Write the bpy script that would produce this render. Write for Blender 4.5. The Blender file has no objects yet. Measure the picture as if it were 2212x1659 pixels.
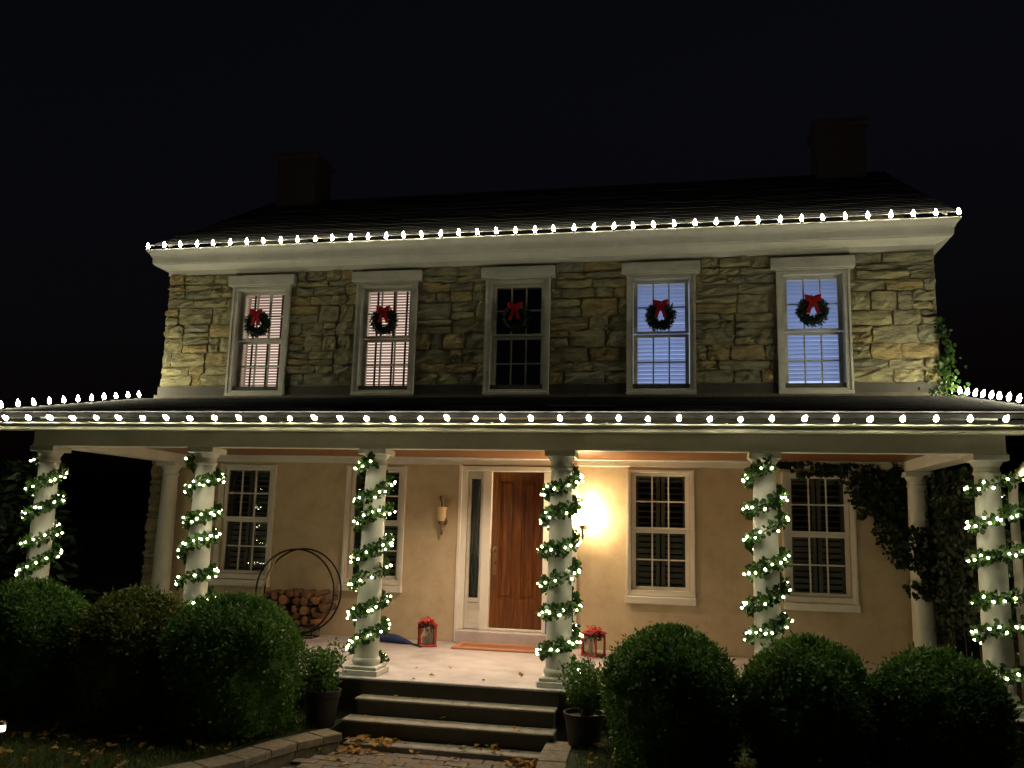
import bpy, math, random
import numpy as np
from mathutils import Vector, Matrix, noise as mnoise
R = math.radians
random.seed(7); rng = np.random.default_rng(7)
sc = bpy.context.scene
COL = sc.collection

# ------------------------------------------------------------------ camera
CAM = Vector((7.799, -9.380, 1.676))
yaw, pitch, roll = -0.1981, 0.1644, 0.0266
fw = Vector((math.sin(yaw) * math.cos(pitch), math.cos(yaw) * math.cos(pitch), math.sin(pitch)))
rt = Vector((math.cos(yaw), -math.sin(yaw), 0)); up = rt.cross(fw)
ci = rt * math.cos(roll) + up * math.sin(roll); cu = up * math.cos(roll) - rt * math.sin(roll)
cd = bpy.data.cameras.new('camera'); cam = bpy.data.objects.new('camera', cd); COL.objects.link(cam)
cam.matrix_world = Matrix(((ci.x, cu.x, -fw.x, CAM.x), (ci.y, cu.y, -fw.y, CAM.y), (ci.z, cu.z, -fw.z, CAM.z), (0, 0, 0, 1)))
cd.sensor_fit = 'HORIZONTAL'; cd.sensor_width = 36; cd.lens = 36 * 1832.0 / 2212
cd.clip_end = 2000; sc.camera = cam

# ------------------------------------------------------------------ night sky, faint moon, exposure
w = bpy.data.worlds.new('World'); sc.world = w; w.use_nodes = True
nt = w.node_tree; bg = nt.nodes['Background']
sky = nt.nodes.new('ShaderNodeTexSky'); sky.sky_type = 'NISHITA'; sky.sun_disc = False
sky.sun_elevation = R(-3.0); sky.sun_rotation = R(205); sky.air_density = 1.0; sky.dust_density = 0.6; sky.ozone_density = 2.0
hs = nt.nodes.new('ShaderNodeHueSaturation'); hs.inputs['Saturation'].default_value = 0.7
nt.links.new(sky.outputs[0], hs.inputs['Color']); nt.links.new(hs.outputs[0], bg.inputs[0]); bg.inputs[1].default_value = 0.06
sd = bpy.data.lights.new('moon', 'SUN'); sd.energy = 0.004; sd.angle = R(10); sd.color = (0.8, 0.88, 1)
so = bpy.data.objects.new('moon', sd); COL.objects.link(so); so.rotation_euler = (R(45), 0, R(-25)); so.location = (0, -20, 30)
sc.view_settings.view_transform = 'Standard'; sc.view_settings.look = 'None'
sc.view_settings.exposure = 0.0; sc.view_settings.gamma = 1.0; sc.view_settings.use_curve_mapping = False
sc.render.engine = 'CYCLES'
sc.cycles.use_denoising = True
sc.cycles.sample_clamp_indirect = 4.0; sc.cycles.sample_clamp_direct = 0.0
sc.cycles.max_bounces = 6; sc.cycles.diffuse_bounces = 3; sc.cycles.glossy_bounces = 3
sc.cycles.transparent_max_bounces = 12; sc.cycles.caustics_reflective = False; sc.cycles.caustics_refractive = False

L_ROOF = 215.0     # radiance of the eave bulbs
L_LED = 32.0       # radiance of the garland bulbs
L_SCONCE = 280.0
C_ROOF = (1.0, 0.93, 0.66)
C_LED = (1.0, 0.90, 0.60)
C_SCONCE = (1.0, 0.73, 0.40)

# ------------------------------------------------------------------ materials
MAT = {}
def mat(name, col=(.5, .5, .5), rough=.6, **k):
    m = bpy.data.materials.new(name); m.use_nodes = True; n = m.node_tree; b = n.nodes['Principled BSDF']
    b.inputs['Base Color'].default_value = (*col, 1); b.inputs['Roughness'].default_value = rough
    b.inputs['Specular IOR Level'].default_value = k.get('spec', .4)
    if 'metal' in k: b.inputs['Metallic'].default_value = k['metal']
    if 'coat' in k: b.inputs['Coat Weight'].default_value = k['coat']; b.inputs['Coat Roughness'].default_value = k.get('coatr', .2)
    tc = n.nodes.new('ShaderNodeTexCoord'); mp = n.nodes.new('ShaderNodeMapping')
    n.links.new(tc.outputs['Object'], mp.inputs[0]); mp.inputs['Scale'].default_value = k.get('stretch', (1, 1, 1))
    if k.get('cols'):
        nz = n.nodes.new('ShaderNodeTexNoise'); nz.inputs['Scale'].default_value = k.get('scale', 4); nz.inputs['Detail'].default_value = k.get('detail', 6)
        nz.inputs['Roughness'].default_value = .65
        n.links.new(mp.outputs[0], nz.inputs['Vector'])
        cr = n.nodes.new('ShaderNodeValToRGB'); e = cr.color_ramp.elements
        cs = k['cols']; lo, hi = k.get('range', (.3, .7))
        while len(e) < len(cs): e.new(.5)
        for i, c in enumerate(cs): e[i].position = lo + (hi - lo) * i / (len(cs) - 1); e[i].color = (*c, 1)
        n.links.new(nz.outputs['Fac'], cr.inputs[0])
        out = cr.outputs[0]
        if k.get('island') or k.get('objrand'):
            src = n.nodes.new('ShaderNodeNewGeometry').outputs['Random Per Island'] if k.get('island') else n.nodes.new('ShaderNodeObjectInfo').outputs['Random']
            c2 = n.nodes.new('ShaderNodeValToRGB'); e = c2.color_ramp.elements; cs = k['rcols']
            while len(e) < len(cs): e.new(.5)
            for i, c in enumerate(cs): e[i].position = i / (len(cs) - 1); e[i].color = (*c, 1)
            c2.color_ramp.interpolation = k.get('interp', 'LINEAR')
            n.links.new(src, c2.inputs[0])
            mx = n.nodes.new('ShaderNodeMix'); mx.data_type = 'RGBA'; mx.blend_type = 'MULTIPLY'; mx.inputs[0].default_value = 1
            n.links.new(out, mx.inputs[6]); n.links.new(c2.outputs[0], mx.inputs[7]); out = mx.outputs[2]
        n.links.new(out, b.inputs['Base Color'])
    if k.get('bump'):
        nb = n.nodes.new('ShaderNodeTexNoise'); nb.inputs['Scale'].default_value = k.get('bscale', 40); nb.inputs['Detail'].default_value = 8
        nb.inputs['Roughness'].default_value = k.get('brough', .6)
        n.links.new(mp.outputs[0], nb.inputs['Vector'])
        bm = n.nodes.new('ShaderNodeBump'); bm.inputs['Strength'].default_value = k['bump']; bm.inputs['Distance'].default_value = k.get('bdist', .02)
        n.links.new(nb.outputs['Fac'], bm.inputs['Height']); n.links.new(bm.outputs[0], b.inputs['Normal'])
    if k.get('trans'):
        tr = n.nodes.new('ShaderNodeBsdfTranslucent'); ms = n.nodes.new('ShaderNodeMixShader'); ms.inputs[0].default_value = k['trans']
        tr.inputs[0].default_value = (*k.get('tcol', col), 1)
        n.links.new(b.outputs[0], ms.inputs[1]); n.links.new(tr.outputs[0], ms.inputs[2]); n.links.new(ms.outputs[0], n.nodes['Material Output'].inputs[0])
    MAT[name] = m; return m
def emit(name, col, s, noise=None):
    m = bpy.data.materials.new(name); m.use_nodes = True; n = m.node_tree; b = n.nodes['Principled BSDF']
    b.inputs['Base Color'].default_value = (.8, .8, .8, 1); b.inputs['Emission Color'].default_value = (*col, 1); b.inputs['Emission Strength'].default_value = s
    if noise:
        tc = n.nodes.new('ShaderNodeTexCoord'); nz = n.nodes.new('ShaderNodeTexNoise'); nz.inputs['Scale'].default_value = noise; nz.inputs['Detail'].default_value = 1
        mr = n.nodes.new('ShaderNodeMapRange'); mr.inputs[1].default_value = .3; mr.inputs[2].default_value = .7; mr.inputs[3].default_value = .45 * s; mr.inputs[4].default_value = 1.35 * s
        n.links.new(tc.outputs['Object'], nz.inputs['Vector']); n.links.new(nz.outputs['Fac'], mr.inputs[0]); n.links.new(mr.outputs[0], b.inputs['Emission Strength'])
    MAT[name] = m; return m
def glass(name, tint=(.93, .95, .95)):
    m = bpy.data.materials.new(name); m.use_nodes = True; n = m.node_tree; n.nodes.remove(n.nodes['Principled BSDF'])
    t = n.nodes.new('ShaderNodeBsdfTransparent'); t.inputs[0].default_value = (*tint, 1)
    g = n.nodes.new('ShaderNodeBsdfGlossy'); g.inputs['Roughness'].default_value = 0.01
    f = n.nodes.new('ShaderNodeFresnel'); f.inputs[0].default_value = 1.6
    ms = n.nodes.new('ShaderNodeMixShader'); n.links.new(f.outputs[0], ms.inputs[0]); n.links.new(t.outputs[0], ms.inputs[1]); n.links.new(g.outputs[0], ms.inputs[2])
    n.links.new(ms.outputs[0], n.nodes['Material Output'].inputs[0]); MAT[name] = m; return m

mat('trim', cols=[(.66, .64, .54), (.74, .72, .62), (.80, .78, .68)], scale=3, rough=.5, bump=.12, bscale=60)
mat('trim_old', cols=[(.46, .44, .36), (.60, .58, .48), (.70, .68, .58)], scale=5, rough=.55, bump=.2, bscale=50, stretch=(.4, 1, 1))
mat('drip_edge', (.006, .006, .006), .9, spec=.05)
mat('old_wood', cols=[(.10, .09, .06), (.17, .15, .10)], scale=6, rough=.8, bump=.3)
mat('gutter_paint', cols=[(.26, .26, .18), (.36, .355, .25), (.42, .41, .30)], scale=4, rough=.45, bump=.1, bscale=50)
mat('column_paint', cols=[(.52, .52, .44), (.60, .60, .51), (.64, .64, .55)], scale=5, rough=.45, bump=.1, bscale=40)
mat('stucco', cols=[(.47, .37, .22), (.56, .46, .29), (.62, .52, .34)], scale=3.5, detail=10, rough=.9, bump=.35, bscale=120, bdist=.008)
mat('mortar', cols=[(.26, .22, .14), (.35, .30, .19), (.43, .37, .24)], scale=9, rough=.95, bump=.8, bscale=30)
mat('stone', cols=[(.45, .46, .44), (.9, .94, .87), (1.25, 1.28, 1.1)], scale=7, rough=.9, bump=1.0, bscale=14, bdist=.04, stretch=(.7, 1, 1.7), brough=.7,
    objrand=True, interp='CONSTANT', rcols=[(.46, .40, .24), (.40, .35, .23), (.50, .43, .25), (.36, .33, .24), (.50, .38, .19), (.44, .38, .23), (.41, .36, .24), (.49, .42, .26)])
mat('shingle', cols=[(.018, .018, .018), (.035, .034, .033), (.055, .052, .05)], scale=22, rough=.8, bump=.6, bscale=60, stretch=(.5, 1, 1))
mat('ceiling_wood', cols=[(.17, .065, .02), (.24, .095, .03), (.30, .13, .045)], scale=3, rough=.4, stretch=(.3, 12, 1), bump=.1, bscale=20)
mat('door_wood', cols=[(.04, .012, .002), (.115, .036, .005), (.21, .075, .011)], scale=3.2, rough=.38, stretch=(9, 3, .7), bump=.12, bscale=8, coat=.35, coatr=.25, spec=.25, range=(.25, .75))
mat('brass', (.30, .20, .10), .35, metal=.9)
mat('bronze', cols=[(.10, .06, .03), (.16, .10, .055)], scale=30, rough=.5, metal=.4)
mat('frosted', (.78, .62, .36), .35, trans=.35, tcol=(.85, .65, .35))
mat('concrete', cols=[(.33, .31, .29), (.46, .43, .41), (.54, .51, .48)], scale=2.6, rough=.6, bump=.2, bscale=70, detail=9)
mat('riser', cols=[(.07, .065, .05), (.10, .09, .07)], scale=4, rough=.6, bump=.2, bscale=40)
mat('tread', cols=[(.20, .18, .14), (.28, .26, .20), (.34, .31, .25)], scale=7, rough=.5, bump=.3, bscale=50, detail=9)
mat('paver', cols=[(.5, .5, .5), (.85, .85, .85), (1.2, 1.15, 1.1)], scale=14, rough=.8, bump=.6, bscale=50, objrand=True,
    rcols=[(.15, .12, .09), (.20, .16, .12), (.17, .15, .12), (.23, .18, .13)])
mat('wallblock', cols=[(.6, .6, .6), (.9, .9, .88), (1.2, 1.2, 1.15)], scale=16, rough=.9, bump=.8, bscale=40, objrand=True,
    rcols=[(.20, .17, .12), (.26, .22, .16), (.23, .20, .15)])
mat('soil', cols=[(.025, .018, .012), (.05, .036, .022), (.08, .055, .03)], scale=8, rough=.95, bump=1, bscale=30)
mat('turf', cols=[(.02, .03, .01), (.035, .05, .015), (.05, .055, .02)], scale=6, rough=.95, bump=1, bscale=40)
mat('mulch', cols=[(.05, .02, .012), (.10, .035, .02), (.14, .05, .03)], scale=20, rough=.95, bump=1, bscale=40)
def leafmat(name, base, rcols, trans=.3, rough=.5):
    m = mat(name, base, rough, cols=[tuple(x * .75 for x in base), base, tuple(x * 1.3 for x in base)], scale=6, island=True, rcols=rcols, spec=.35)
    n = m.node_tree; b = n.nodes['Principled BSDF']
    tr = n.nodes.new('ShaderNodeBsdfTranslucent'); ms = n.nodes.new('ShaderNodeMixShader'); ms.inputs[0].default_value = trans
    n.links.new(b.inputs['Base Color'].links[0].from_socket, tr.inputs[0])
    n.links.new(b.outputs[0], ms.inputs[1]); n.links.new(tr.outputs[0], ms.inputs[2]); n.links.new(ms.outputs[0], n.nodes['Material Output'].inputs[0])
emit('downlight', (1.0, .71, .52), 2750.0)
leafmat('boxwood', (.068, .145, .026), [(.5, .6, .5), (.9, .95, .8), (1.2, 1.2, .9), (1.5, 1.4, .9)])
leafmat('boxwood_brown', (.075, .12, .028), [(.6, .6, .5), (1, .9, .7), (1.5, .9, .5), (1.3, 1.2, .8)])
leafmat('garland_leaf', (.036, .085, .015), [(.5, .6, .5), (.9, 1, .8), (1.3, 1.3, .8), (.7, .8, .7)], .25, .42)
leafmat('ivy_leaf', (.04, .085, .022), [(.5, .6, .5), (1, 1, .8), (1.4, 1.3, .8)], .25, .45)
leafmat('ivy_shaded', (.013, .030, .010), [(.5, .6, .5), (1, 1, .8), (1.4, 1.3, .8)], .2, .5)  # ivy leaf colour darkened to stand in for the unlit side under the porch
leafmat('wreath_leaf', (.008, .02, .009), [(.5, .6, .5), (1, 1, 1), (1.5, 1.4, 1)], .1)
leafmat('grass_blade', (.09, .14, .03), [(.5, .6, .5), (1, 1, .8), (1.5, 1.3, .7), (1.7, 1.2, .5)])
leafmat('dry_leaf', (.36, .22, .07), [(.4, .3, .25), (1, .9, .5), (1.2, 1.2, .6), (.6, .4, .3), (1.2, 1.0, .5)], .2, .7)
leafmat('autumn_leaf', (.16, .065, .02), [(.5, .4, .4), (1, .8, .6), (1.4, 1.1, .7)], .3)
leafmat('dark_leaf', (.022, .04, .018), [(.5, .6, .5), (1, 1, .8), (1.4, 1.3, .9)], .2)
mat('bark', cols=[(.05, .035, .022), (.10, .07, .045)], scale=14, rough=.95, bump=1, bscale=20, stretch=(3, 3, .6))
mat('red_ribbon', (.42, .012, .016), .5, trans=.4, tcol=(.6, .015, .02))
mat('red_metal', cols=[(.30, .018, .014), (.42, .03, .02)], scale=14, rough=.4)
mat('wax', (.78, .70, .52), .5, trans=.2, tcol=(.9, .75, .5))
mat('flower_red', (.45, .03, .022), .6, trans=.2, tcol=(.7, .05, .03))
mat('black_iron', (.02, .014, .011), .5, metal=.3)
mat('log_bark', cols=[(.07, .045, .03), (.14, .09, .055)], scale=14, rough=.95, bump=.8, bscale=20)
mat('log_end', cols=[(.16, .085, .04), (.28, .15, .07), (.36, .20, .10)], scale=11, rough=.85, objrand=True, rcols=[(.25, .22, .22), (1, .9, .85), (.45, .38, .35), (.8, .7, .65)], bump=.3)
mat('pine_stick', (.50, .32, .15), .6)
mat('blue_cloth', cols=[(.018, .03, .10), (.03, .05, .16)], scale=9, rough=.75)
mat('black_cloth', (.012, .012, .014), .7)
mat('blue_plastic', (.03, .12, .40), .35)
mat('coir', cols=[(.20, .085, .035), (.30, .14, .06), (.40, .20, .10)], scale=60, rough=.95, bump=.8, bscale=160)
mat('mat_border', cols=[(.40, .17, .09), (.48, .23, .13)], scale=12, rough=.85, bump=.3, bscale=60)
mat('pot', cols=[(.012, .009, .008), (.025, .019, .016)], scale=6, rough=.6)
mat('cord', (.006, .008, .006), .7, spec=.15)
mat('downpipe', (.62, .54, .44), .45)
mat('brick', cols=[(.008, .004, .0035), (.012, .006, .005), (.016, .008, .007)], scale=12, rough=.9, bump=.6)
mat('dark_room', (.03, .03, .028), .9)
mat('shutter', (.20, .19, .14), .5)
mat('blind_pink', (.55, .42, .37), .5, trans=.5, tcol=(.62, .44, .37))
mat('blind_tape', (.16, .055, .045), .7, trans=.2, tcol=(.2, .05, .04))
mat('blind_blue', (.60, .66, .80), .5, trans=.5, tcol=(.66, .72, .88))
glass('pane')
glass('lantern_glass', (.97, .97, .95)); glass('old_glass', (.6, .62, .6)).node_tree.nodes['Glossy BSDF'].inputs['Roughness'].default_value = .22
emit('bulb_roof', C_ROOF, L_ROOF); emit('bulb_rake', C_ROOF, L_ROOF * 1.35); emit('bulb_led', C_LED, L_LED); emit('sconce_lit', C_SCONCE, L_SCONCE)
emit('room_pink', (1.0, .85, .74), 1.2); emit('room_blue', (.56, .67, 1.0), 1.08)
emit('path_lamp', (1, .90, .70), 7)

# ------------------------------------------------------------------ mesh helpers
class MB:
    def __init__(s): s.v = []; s.f = []
    def add(s, vs, fs):
        o = len(s.v); s.v += [tuple(v) for v in vs]; s.f += [tuple(i + o for i in f) for f in fs]; return s
    def box(s, x0, x1, y0, y1, z0, z1):
        return s.add([(x0, y0, z0), (x1, y0, z0), (x1, y1, z0), (x0, y1, z0), (x0, y0, z1), (x1, y0, z1), (x1, y1, z1), (x0, y1, z1)],
                     [(3, 2, 1, 0), (4, 5, 6, 7), (0, 1, 5, 4), (1, 2, 6, 5), (2, 3, 7, 6), (3, 0, 4, 7)])
    def cbox(s, x0, x1, y0, y1, z0, z1, c=.006):
        # chamfered box: vertical section inset at top and bottom
        xs = [(x0 + c, x1 - c, y0 + c, y1 - c, z0), (x0, x1, y0, y1, z0 + c), (x0, x1, y0, y1, z1 - c), (x0 + c, x1 - c, y0 + c, y1 - c, z1)]
        vs = []
        for a, b, p, q, z in xs: vs += [(a, p, z), (b, p, z), (b, q, z), (a, q, z)]
        fs = [(3, 2, 1, 0), (12, 13, 14, 15)]
        for k in range(3):
            for i in range(4): j = (i + 1) % 4; fs.append((4 * k + i, 4 * k + j, 4 * k + 4 + j, 4 * k + 4 + i))
        return s.add(vs, fs)
    def lathe(s, prof, cx=0, cy=0, cz=0, n=20, axis='z'):
        vs = []; fs = []; m = len(prof)
        for (r, z) in prof:
            for i in range(n):
                a = 2 * math.pi * i / n; p = (r * math.cos(a), r * math.sin(a), z)
                if axis == 'y': p = (p[0], -p[2], p[1])
                if axis == 'x': p = (p[2], p[0], p[1])
                vs.append((cx + p[0], cy + p[1], cz + p[2]))
        for k in range(m - 1):
            for i in range(n): j = (i + 1) % n; fs.append((k * n + i, k * n + j, (k + 1) * n + j, (k + 1) * n + i))
        fs.append(tuple(range(n))[::-1]); fs.append(tuple((m - 1) * n + i for i in range(n)))
        return s.add(vs, fs)
    def tube(s, pts, r, n=8, close=False, cap=True):
        pts = [Vector(p) for p in pts]; m = len(pts); vs = []; fs = []
        rr = r if isinstance(r, (list, tuple)) else [r] * m
        nrm = None
        for k in range(m):
            if close: t = pts[(k + 1) % m] - pts[k - 1]
            else: t = pts[min(k + 1, m - 1)] - pts[max(k - 1, 0)]
            t.normalize()
            if nrm is None: nrm = t.orthogonal().normalized()
            nrm = (nrm - t * nrm.dot(t)).normalized(); b = t.cross(nrm)
            for i in range(n):
                a = 2 * math.pi * i / n; vs.append(pts[k] + (nrm * math.cos(a) + b * math.sin(a)) * rr[k])
        for k in range(m if close else m - 1):
            for i in range(n):
                j = (i + 1) % n; k2 = (k + 1) % m; fs.append((k * n + i, k * n + j, k2 * n + j, k2 * n + i))
        if not close and cap: fs.append(tuple(range(n))[::-1]); fs.append(tuple((m - 1) * n + i for i in range(n)))
        return s.add(vs, fs)
    def mesh(s, name):
        me = bpy.data.meshes.new(name); me.from_pydata([tuple(v) for v in s.v], [], s.f); me.update(); return me
def link(name, me, m=None, parent=None, loc=(0, 0, 0), smooth=False):
    o = bpy.data.objects.new(name, me); COL.objects.link(o); o.location = loc
    if m is not None and len(me.materials) == 0: me.materials.append(MAT[m] if isinstance(m, str) else m)
    if smooth:
        for p in me.polygons: p.use_smooth = True
        try: me.set_sharp_from_angle(angle=R(35))
        except Exception: pass
    if parent: o.parent = parent
    return o
def rootloc(p):
    v = Vector((0, 0, 0))
    while p is not None: v += p.location; p = p.parent
    return v
def part(name, mb, m, parent=None, smooth=False):
    """mesh given in world coordinates, parented to a thing or part (none of these roots is rotated)"""
    if parent is not None:
        o = rootloc(parent); mb.v = [(v[0] - o.x, v[1] - o.y, v[2] - o.z) for v in mb.v]
    return link(name, mb.mesh(name), m, parent, smooth=smooth)
def tag(o, label=None, cat=None, group=None, kind=None):
    if label: o['label'] = label
    if cat: o['category'] = cat
    if group: o['group'] = group
    if kind: o['kind'] = kind
    return o
def thing(name, loc, label, cat, group=None):
    o = bpy.data.objects.new(name, None); COL.objects.link(o); o.location = loc; o.empty_display_size = .1
    return tag(o, label, cat, group)
def scatter_mesh(name, pos, nrm, size, aspect=1.6, tilt=.6, fold=.25, jit=.4, up=None, rnd=False):
    """leaf-shaped faces (two folded triangles pairs) at pos, roughly facing nrm; arrays"""
    n = len(pos); pos = np.asarray(pos, float); nrm = np.asarray(nrm, float)
    nn = nrm + rng.normal(0, tilt, (n, 3)); nn /= np.linalg.norm(nn, axis=1)[:, None] + 1e-9
    d = rng.normal(0, 1, (n, 3)) if up is None else np.asarray(up, float) + rng.normal(0, jit, (n, 3))
    t = d - nn * np.sum(d * nn, 1)[:, None]; t /= np.linalg.norm(t, axis=1)[:, None] + 1e-9
    b = np.cross(nn, t)
    s = (np.asarray(size) * rng.uniform(.6, 1.25, n))[:, None]
    wd = s / aspect * .5
    v = np.stack([pos, pos + t * s * .38 + b * wd + nn * wd * fold, pos + t * s, pos + t * s * .38 - b * wd + nn * wd * fold], 1).reshape(-1, 3)
    if rnd:
        cu = nn * wd * fold
        v = np.stack([pos, pos + t * s * .25 + b * wd * .85 + cu, pos + t * s * .68 + b * wd * .9 + cu * .7, pos + t * s, pos + t * s * .68 - b * wd * .9 + cu * .7, pos + t * s * .25 - b * wd * .85 + cu], 1).reshape(-1, 3)
        i = np.arange(n)[:, None] * 6
        f = np.concatenate([i + [0, 1, 2], i + [0, 2, 3], i + [0, 3, 4], i + [0, 4, 5]], 1).reshape(-1, 3)
    else:
        i = np.arange(n)[:, None] * 4
        f = np.concatenate([i + [0, 1, 2], i + [0, 2, 3]], 1).reshape(-1, 3)
    me = bpy.data.meshes.new(name); me.vertices.add(len(v)); me.vertices.foreach_set('co', v.ravel())
    me.loops.add(len(f) * 3); me.loops.foreach_set('vertex_index', f.ravel().astype(np.int32))
    me.polygons.add(len(f)); me.polygons.foreach_set('loop_start', (np.arange(len(f)) * 3).astype(np.int32)); me.polygons.foreach_set('loop_total', np.full(len(f), 3, np.int32))
    me.update(calc_edges=True); return me

# ------------------------------------------------------------------ dimensions (metres; porch floor is z = 0)
D = 2.831; XL, XR = -.458, 11.261; YB = 10.2
SP = 2.168; HB = 2.50
GZ = -.62; LAWN = -.44; PAV = -.57

# ================================================================== SETTING
g = tag(part('ground', MB().add([(-300, -300, GZ), (300, -300, GZ), (300, 300, GZ), (-300, 300, GZ)], [(0, 1, 2, 3)]), 'soil'), kind='structure')
# path edges (the faces of the low block walls)
EDGE_L = [(4.46, -.93), (4.34, -1.12), (4.20, -1.40), (4.09, -1.72), (4.0, -2.05), (3.84, -2.38), (3.60, -2.75), (3.30, -3.1), (2.9, -3.5)]
EDGE_R = [(6.50, -.60), (6.51, -.98), (6.53, -1.36), (6.57, -1.75), (6.64, -2.15), (6.74, -2.6), (6.86, -3.1), (7.0, -3.6)]
def lawn(name, pts, m):
    # raised soil slab cut along the path wall
    n = len(pts); mb = MB()
    mb.add([(x, y, LAWN) for x, y in pts] + [(x, y, GZ - .05) for x, y in pts], [tuple(range(n))] + [(i + n, (i + 1) % n + n, (i + 1) % n, i) for i in range(n)])
    return tag(part(name, mb, m), kind='structure')
PY0 = -.27
lawn('lawn', [(-40, -30), (1.5, -30), (1.5, -5)] + [(x - .2, y) for x, y in EDGE_L[::-1]] + [(4.24, PY0), (-.5, PY0), (-.5, 40), (-40, 40)], 'turf')
lawn('lawn', [(50, -30), (50, 40), (11.32, 40), (11.32, PY0), (6.72, PY0)] + [(x + .22, y) for x, y in EDGE_R] + [(7.6, -5), (7.6, -30)], 'turf')
path = tag(part('path', MB().box(2.0, 7.3, -6, -.66, GZ + .004, PAV - .025), 'soil'), kind='structure')
# pavers, running bond, one object each
def in_path(x, y):
    def ex(E):
        for (xa, ya), (xb, yb) in zip(E, E[1:]):
            if yb <= y <= ya: return xa + (xb - xa) * (y - ya) / (yb - ya)
        return None
    a, b = ex(EDGE_L), ex(EDGE_R)
    if a is None: a = 4.46 if y > EDGE_L[0][1] else None
    if b is None: b = 6.5 if y > EDGE_R[0][1] else None
    return a is not None and b is not None and a < x < b
pv = []
for k in range(3):
    mb = MB().cbox(-.112, .112, -.072, .072, -.03, 0, .006)
    mb.v = [(x + random.uniform(-.003, .003), y + random.uniform(-.003, .003), z) for x, y, z in mb.v]; pv.append(mb.mesh('paver')); pv[-1].materials.append(MAT['paver'])
row = 0; y = -.98
while y > -2.9:
    x = 2.8 + (row % 2) * .115
    while x < 7.1:
        if in_path(x - .1, y) and in_path(x + .1, y):
            o = link('paver', random.choice(pv), None, path, (x, y, PAV + random.uniform(-.003, .004)))
            o.rotation_euler = (random.uniform(-.012, .012), random.uniform(-.012, .012), random.uniform(-.01, .01))
        x += .232
    y -= .151; row += 1

def block_wall(name, E, side, label):
    r = thing(name, (E[0][0], E[0][1], GZ), label, 'garden wall')
    base = MB()
    pts = []
    # resample edge in steps of ~0.3
    segs = list(zip(E, E[1:])); cur = []
    for (a, b) in segs:
        L = math.hypot(b[0] - a[0], b[1] - a[1]); n = max(1, round(L / .3))
        for i in range(n): cur.append((a[0] + (b[0] - a[0]) * i / n, a[1] + (b[1] - a[1]) * i / n))
    cur.append(E[-1])
    nrm = []
    for i in range(len(cur)):
        a, b = cur[max(0, i - 1)], cur[min(len(cur) - 1, i + 1)]; t = Vector((b[0] - a[0], b[1] - a[1])).normalized()
        nrm.append(Vector((t.y, -t.x)) * side)
    for i in range(len(cur) - 1):
        a, b = Vector(cur[i]), Vector(cur[i + 1]); t = (b - a).normalized()
        for nm, d0, d1, z0, z1, gap in (('block', .012, .23, GZ, LAWN - .055, .004), ('cap_block', -.015, .25, LAWN - .052, LAWN + .02, .004)):
            z1 += random.uniform(-.004, .004)
            q = [a + t * gap + nrm[i] * d0, b - t * gap + nrm[i + 1] * d0, b - t * gap + nrm[i + 1] * d1, a + t * gap + nrm[i] * d1]
            c = sum(q, Vector((0, 0))) / 4; mb = MB(); vs = []
            for s, z in ((1, z0), (1, z1 - .01), (.95, z1)):
                vs += [(c.x + (p.x - c.x) * s + random.uniform(-.003, .003), c.y + (p.y - c.y) * s + random.uniform(-.003, .003), z) for p in q]
            fs = [(3, 2, 1, 0), (8, 9, 10, 11)] + [(4 * k + u, 4 * k + (u + 1) % 4, 4 * k + 4 + (u + 1) % 4, 4 * k + 4 + u) for k in range(2) for u in range(4)]
            part(nm, mb.add(vs, fs), 'wallblock', r)
block_wall('garden_wall', EDGE_L, 1, 'low curved grey block wall edging the path beside the three left shrubs and lawn')
block_wall('garden_wall', EDGE_R, -1, 'low block wall with flat caps below the potted shrub at the right end of the steps')

# ================================================================== HOUSE
house = thing('stone_house', (5.4, D, GZ), 'two-storey stone house with white cornice, five upper windows and beige stucco ground floor', 'house')
UPX = [1.253, 3.357, 5.424, 7.537, 9.638]; LOX = [1.226, 3.32, 7.518, 9.623]
UO = [(7.8 + (x - 7.8) * 1.003 - .44, 7.8 + (x - 7.8) * 1.003 + .44, 3.60, 5.33) for x in UPX]
LO = [(7.8 + (x - 7.8) * 1.003 - .40, 7.8 + (x - 7.8) * 1.003 + .40, .745, 2.50) for x in LOX]
DO = (4.66, 6.30, .18, 2.495)
def wall_with_openings(x0, x1, z0, z1, y0, y1, ops):
    xs = sorted({x0, x1, *[v for o in ops for v in o[:2]]}); zs = sorted({z0, z1, *[v for o in ops for v in o[2:]]}); mb = MB()
    for a, b in zip(xs, xs[1:]):
        run = None
        for c, d in zip(zs, zs[1:]):
            mx, mz = (a + b) / 2, (c + d) / 2
            hole = any(o[0] < mx < o[1] and o[2] < mz < o[3] for o in ops)
            if hole:
                if run: mb.box(a, b, y0, y1, *run); run = None
            else: run = (run[0], d) if run else (c, d)
        if run: mb.box(a, b, y0, y1, *run)
    return mb
WS = 3.0
upper = part('upper_wall', wall_with_openings(XL, XR, 2.9, 5.62, D, D + .35, UO), 'mortar', house)
lower = part('stucco_wall', wall_with_openings(-.02, 10.86, -.05, 2.898, D + .012, D + .35, LO + [DO]), 'stucco', house)
corner_l = part('corner_wall', MB().box(XL, -.024, D, D + .35, GZ - .1, 2.897), 'mortar', house)
corner_r = part('corner_wall', MB().box(10.864, XR, D, D + .35, GZ - .1, 2.897), 'mortar', house)
part('side_wall', MB().box(XL, XL + .35, D + .352, YB, GZ - .1, 5.7), 'mortar', house)
part('side_wall', MB().box(XR - .35, XR, D + .352, YB, GZ - .1, 5.7), 'mortar', house)
part('rear_wall', MB().box(XL + .352, XR - .352, YB - .35, YB, GZ - .1, 5.7), 'mortar', house)
part('upper_floor', MB().box(XL + .352, XR - .352, D + .352, YB - .352, 2.9, 3.1), 'dark_room', house)

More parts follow.
